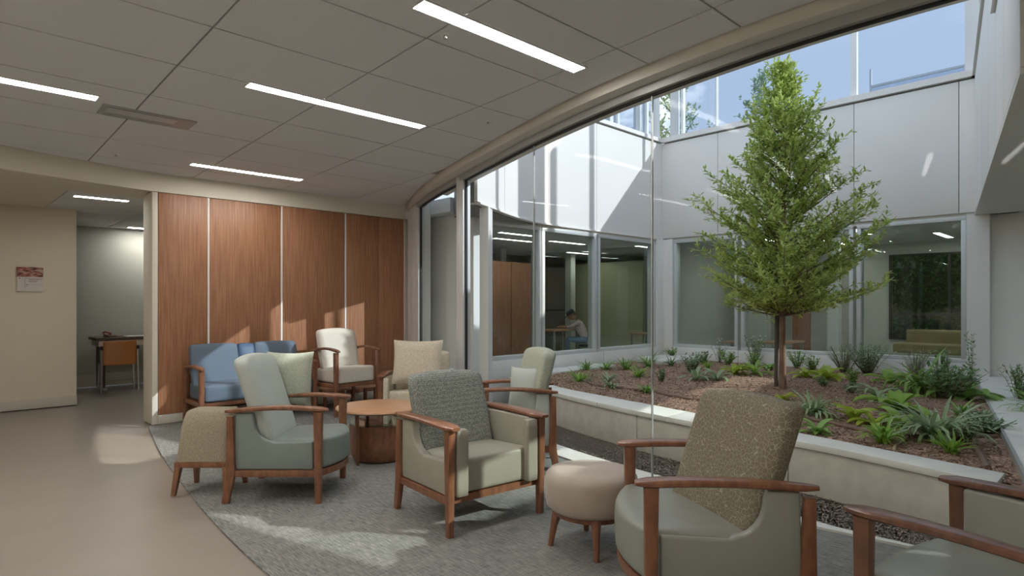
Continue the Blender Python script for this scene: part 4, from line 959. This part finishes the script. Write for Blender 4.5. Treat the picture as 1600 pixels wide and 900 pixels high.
# ------------------------------------------------------------ plants in the bed
def blade_mesh(L, W, curve, seg=5, fold=.25):
    vs = []; fs = []
    for i in range(seg + 1):
        q = i / seg; a = curve * q; x = L * (q * math.cos(a * .6)) * math.sin(.0 + a) + L * q * .12; z = L * q * math.cos(a * .85)
        w_ = W * math.sin(math.pi * min(.97, q * .8 + .16)) ** .8
        if i == seg: w_ = W * .05
        vs += [(x, -w_, z + fold * w_), (x, 0, z), (x, w_, z + fold * w_)]
    for i in range(seg):
        k = i * 3; fs += [(k, k + 3, k + 4, k + 1), (k + 1, k + 4, k + 5, k + 2)]
    return vs, fs
def place_blades(n, L, W, curve, rnd, spread, seg=5):
    vs = []; fs = []
    for i in range(n):
        l_ = L * rnd.uniform(.6, 1.1); v_, f_ = blade_mesh(l_, W, curve * rnd.uniform(.4, 1.2), seg)
        Q = Matrix.Rotation(rnd.uniform(0, 6.283), 4, 'Z') @ Matrix.Rotation(rnd.uniform(0, .5), 4, 'Y'); off = Vector((rnd.uniform(-1, 1), rnd.uniform(-1, 1), 0)) * spread
        k = len(vs); vs += [tuple(Q @ Vector(p) + off) for p in v_]; fs += [tuple(a + k for a in q) for q in f_]
    return vs, fs
rp = random.Random(9)
def grass(x, y, size, m, label, n=46, W=.006, curve=1.2, name='grass_clump', z=None):
    size *= 1.15; W *= 1.3
    mb = MB(); mb.v, mb.f = place_blades(n, size, W, curve, rp, size * .12)
    o = mb.build(name, m, smooth=False); o.location = (x, y, (zb(x, y) if z is None else z) - .005); tag(o, label, 'plant'); return o
def leafy(x, y, size, m, label, n=11, W=None, curve=1.15, name='broadleaf_plant', z=None):
    """plant with separate broad leaves, each its own part"""
    size *= 1.2; W = W * 1.3 if W else size * .17
    t = empty(name, (x, y, (zb(x, y) if z is None else z) - .005), rp.uniform(0, 6), label, 'plant')
    v_, f_ = blade_mesh(size, W, curve, 6, .5); mb = MB(); mb.v, mb.f = v_, f_
    first = mb.build('leaf', m, t, ang=180)
    for i in range(n):
        o = first if i == 0 else link(first.copy(), t)
        s = rp.uniform(.65, 1.1); o.scale = (s,) * 3; o.rotation_euler = (0, rp.uniform(-.05, .75), i * 2.4 + rp.uniform(-.3, .3))
        o.location = (rp.uniform(-.01, .01), rp.uniform(-.01, .01), 0)
    return t
def shrub(x, y, h, wd, m, label, n=22, leaf=.03, name='shrub', flowers=0, z=None, lw=.3):
    vs = []; fs = []; st = MB(); fl_ = MB(); n = int(n * 1.5); wd *= 1.15
    for i in range(n):
        a = rp.uniform(0, 6.283); r = wd * rp.uniform(.2, 1); hh = h * rp.uniform(.55, 1.05); e = Vector((r * math.cos(a), r * math.sin(a), hh)); s0 = Vector((e.x * .15, e.y * .15, 0))
        st.tube([s0, (s0 + e) / 2 + Vector((0, 0, h * .08)), e], [.003, .0025, .0012], 4)
        k = max(5, int(hh / leaf * 1.3))
        for j in range(k):
            q = .15 + .85 * j / k; p = s0.lerp(e, q) + Vector((0, 0, h * .08 * 4 * q * (1 - q) * .5))
            d = Vector((rp.uniform(-1, 1), rp.uniform(-1, 1), rp.uniform(-.1, .9))).normalized()
            leaf_quad(vs, fs, p, d, Vector((0, 0, 1)), leaf * rp.uniform(.8, 1.4), leaf * lw)
        if flowers and rp.random() < flowers: fl_.rbox((.012, .012, .01), .008, 2, None, 0, tuple(e))
    t = empty(name, (x, y, (zb(x, y) if z is None else z) - .005), 0, label, 'plant')
    st.build('stems', 'twig', t, smooth=False); mb = MB(); mb.v, mb.f = vs, fs; mb.build('foliage', m, t, smooth=False)
    if fl_.v: fl_.build('flowers', 'petal', t)
    return t
# row along the left facade
grass(7.42, 6.02, .20, 'g_mid', 'grass clump at the left end of the bed, just right of the pale sage armchair')
grass(7.68, 5.86, .22, 'g_mid', 'second grass clump from the left along the facade slab')
grass(8.03, 5.72, .27, 'g_mid', 'third grass clump from the left along the facade slab, larger and bright')
grass(8.56, 5.66, .29, 'g_mid', 'large grass clump beside the corner stepping slab', n=60)
grass(6.23, 5.18, .24, 'g_bright', 'light green grass clump nearest the planter cap at the left')
grass(6.49, 4.92, .20, 'g_pale', 'pale silvery grass clump beside the drip hose, rear one of two', n=36)
grass(5.97, 4.46, .17, 'g_pale', 'pale silvery grass clump beside the drip hose, front one of two', n=36)
grass(7.19, 4.92, .22, 'g_bright', 'grass clump in the middle of the left bed, alone on the bark')
grass(5.97, 3.96, .14, 'g_mid', 'small low grass clump just behind the planter cap', n=40)
shrub(7.0, 4.43, .19, .08, 'g_dark', 'dark leafy plant just left of the crackle-patterned chair back', 18, .035, 'leafy_plant')
grass(8.95, 5.48, .19, 'g_dark', 'dark small grass clump at the near edge of the corner slab', n=36)
shrub(10.1, 6.16, .15, .16, 'g_mid', 'low leafy clump on the far side of the corner slab', 20, .04, 'leafy_plant', z=.425)
shrub(8.07, 4.60, .27, .16, 'g_blue', 'blue-green leafy plant behind the crackle-patterned chair', 30, .045, 'leafy_plant')
leafy(7.39, 4.15, .25, 'g_pale', 'light strappy plant right above the crackle-patterned chair back', 11, .022)
shrub(9.7, 5.30, .22, .18, 'g_dark', 'dark leafy plant behind the corner slab, in front of the corner window', 22, .045, 'leafy_plant')
grass(8.95, 4.83, .2, 'g_bright', 'small bright clump behind the blue-green plant', n=30)
leafy(7.52, 3.93, .27, 'g_pale', 'long-leaved pale plant just left of the tree stake, near the chair back', 12, .026, 1.4)
shrub(10.2, 5.27, .42, .14, 'g_pale', 'tall white-flowered stems before the first back courtyard window', 9, .03, 'flowering_plant', .9)
shrub(9.86, 4.94, .24, .17, 'g_mid', 'green leafy plant below the white-flowered stems', 24, .05, 'leafy_plant')
leafy(8.37, 4.09, .22, 'g_yellow', 'bright lime broad-leaved plant left of the tree stake', 16)
leafy(8.56, 3.90, .26, 'g_bright', 'bright strappy plant closest to the left of the tree stake', 20, .016)
shrub(9.9, 4.50, .22, .15, 'g_mid', 'leafy plant far behind the lime plant', 22, .045, 'leafy_plant')
shrub(10.25, 4.66, .50, .17, 'g_dark', 'tall sparse flowering stems left of the tree, against the window', 12, .04, 'flowering_plant', .7)
leafy(9.47, 4.07, .17, 'g_mid', 'small green plant directly behind the tree stake', 12)
leafy(8.79, 3.27, .19, 'g_yellow', 'small lime plant just right of the trunk', 12)
leafy(8.7, 2.97, .25, 'g_yellow', 'bright broad lime plant, second to the right of the trunk', 15)
shrub(7.88, 2.74, .11, .10, 'g_dark', 'small dark plant in front of the lime plants right of the trunk', 14, .04, 'leafy_plant')
shrub(9.58, 3.48, .24, .13, 'g_mid', 'green leafy plant behind the tree trunk, right one', 20, .05, 'leafy_plant')
shrub(10.2, 3.93, .30, .17, 'g_mid', 'sparse green plant at the back wall right behind the trunk', 18, .05, 'leafy_plant')
shrub(8.21, 2.51, .24, .07, 'g_mid', 'upright green leafy plant alone in the middle of the right bed', 16, .05, 'leafy_plant')
shrub(7.63, 2.34, .11, .08, 'g_blue', 'low blue-green plant right in front of the upright one', 14, .04, 'leafy_plant')
shrub(10.1, 3.20, .42, .28, 'g_pale', 'pale feathery shrub at the window post of the back facade', 40, .03, lw=.2)
shrub(10.1, 2.88, .46, .33, 'g_blue', 'wide blue-green shrub before the olive sofa window, left part', 48, .045)
leafy(8.94, 2.29, .26, 'g_bright', 'bright upright broad-leaved plant in the middle distance, right bed', 10, .05, .8)
shrub(10.1, 2.28, .38, .2, 'g_pale', 'feathery grey-green shrub under the olive sofa window', 34, .03, lw=.2)
leafy(7.32, 2.0, .30, 'g_pale', 'light strappy plant left of the big dark clump', 18, .024, 1.5)
grass(8.22, 1.80, .50, 'g_mid', 'big arching dark grass clump in the right bed', 90, .013, 1.7)
shrub(7.95, 1.50, .38, .36, 'g_dark', 'big dark leafy bush beside the arching grass clump', 60, .06)
leafy(8.1, 1.36, .34, 'g_mid', 'broad-leaved plant at the right edge of the bed near the paving', 13)
shrub(10.0, 1.92, .42, .15, 'g_dark', 'upright dark plant in the far right corner of the bed', 16, .06, 'leafy_plant')
tag(MB().box(9.92, 9.95, 1.95, 1.97, .35, .72).build('plant_marker', 'white'), 'thin white plant marker stick in the far right of the bed', 'marker')
leafy(6.72, 1.67, .30, 'g_bright', 'bright broad-leaved plant left of the large spider plant', 14, .05)
grass(5.88, 2.12, .31, 'g_pale', 'striped spider plant near the planter cap, right of the crackle-patterned chair', 60, .010, 1.6, 'spider_plant')
leafy(5.20, 1.85, .16, 'g_mid', 'small green leafy plant touching the planter cap', 14)
leafy(5.87, 1.79, .22, 'g_yellow', 'yellow-green broad-leaved plant along the hose, left one', 9, .035)
leafy(5.85, 1.62, .20, 'g_yellow', 'yellow-green broad-leaved plant along the hose, right one', 8, .035)
leafy(5.95, 1.46, .22, 'g_bright', 'bright star-shaped plant right of the yellow-green pair', 8, .042)
grass(5.18, 1.38, .21, 'g_bright', 'light green strappy clump close to the planter cap', 38, .010, 1.3)
grass(5.55, 1.13, .42, 'g_pale', 'large striped spider plant in the right foreground of the bed', 90, .011, 1.7, 'spider_plant')
grass(5.17, .95, .17, 'g_bright', 'small fresh green tuft in front of the large spider plant', 44, .006, .9)
grass(6.74, 1.16, .20, 'g_mid', 'narrow upright tuft behind the large spider plant', 24, .01, .7)
shrub(6.18, .99, .20, .15, 'g_blue', 'grey-green spreading plant right of the large spider plant', 22, .05, 'leafy_plant')
shrub(6.25, .90, .14, .19, 'g_blue', 'low silver-green creeping plant by the right paving edge', 24, .05, 'leafy_plant')
shrub(5.6, .93, .16, .10, 'g_pale', 'small pale green plant over the curved hose end', 16, .04, 'leafy_plant')
grass(7.45, .66, .34, 'g_mid', 'green grass clump growing on the paving by the right wing', 80, .007, 1.4, z=.37)
shrub(8.3, .93, .42, .18, 'g_dark', 'rosemary-like plant on the paving behind the grass clump', 20, .04, z=.37)
sp = shrub(10.0, 1.62, .72, .06, 'g_dark', 'thin tall bare stem with tiny leaves at the right column', 2, .05, 'thin_sapling')
leafy(6.53, 2.65, .14, 'g_yellow', 'small lime sprig at the right edge of the crackle-patterned chair back, upper', 8)
leafy(5.33, 2.19, .14, 'g_yellow', 'small lime sprig at the right edge of the crackle-patterned chair back, lower', 8)

# drip hoses lying on the mulch
def hose(P, r, label, m='hose'):
    pts_ = [Vector((x, y, zb(x, y) + r * .8)) for x, y in P]; out = []
    for i in range(len(pts_) - 1):
        p0, p1, p2, p3 = pts_[max(i - 1, 0)], pts_[i], pts_[i + 1], pts_[min(i + 2, len(pts_) - 1)]
        for k in range(6):
            q = k / 6; c = .5 * ((2 * p1) + (p2 - p0) * q + (2 * p0 - 5 * p1 + 4 * p2 - p3) * q * q + (3 * p1 - p0 - 3 * p2 + p3) * q ** 3)
            out.append((c.x, c.y, zb(c.x, c.y) + r * .8))
    out.append(tuple(pts_[-1])); tag(MB().tube(out, r, 8).build('drip_hose', m, ang=60), label, 'hose')
hose([(6.9, 5.5), (6.16, 4.96), (6.03, 4.51), (6.01, 4.09), (6.01, 3.81), (5.94, 3.3), (5.9, 2.8)], .016, 'brown drip hose curving along the left part of the bed')
hose([(6.3, 2.75), (5.95, 2.48), (5.68, 2.11), (5.62, 1.88), (5.51, 1.62), (5.46, 1.40), (5.56, 1.21), (5.82, 1.02), (6.1, .83)], .017, 'brown drip hose running between the spider plants')
hose([(5.62, 1.0), (5.54, .92), (5.25, .81), (4.95, .73), (4.84, .70)], .02, 'grey-brown curved hose end beside the planter cap at the right')
hose([(4.97, 1.25), (5.12, 1.28), (5.27, 1.27), (5.62, 1.31)], .01, 'pale dry twig-like hose leading to the large spider plant', 'hose_light')
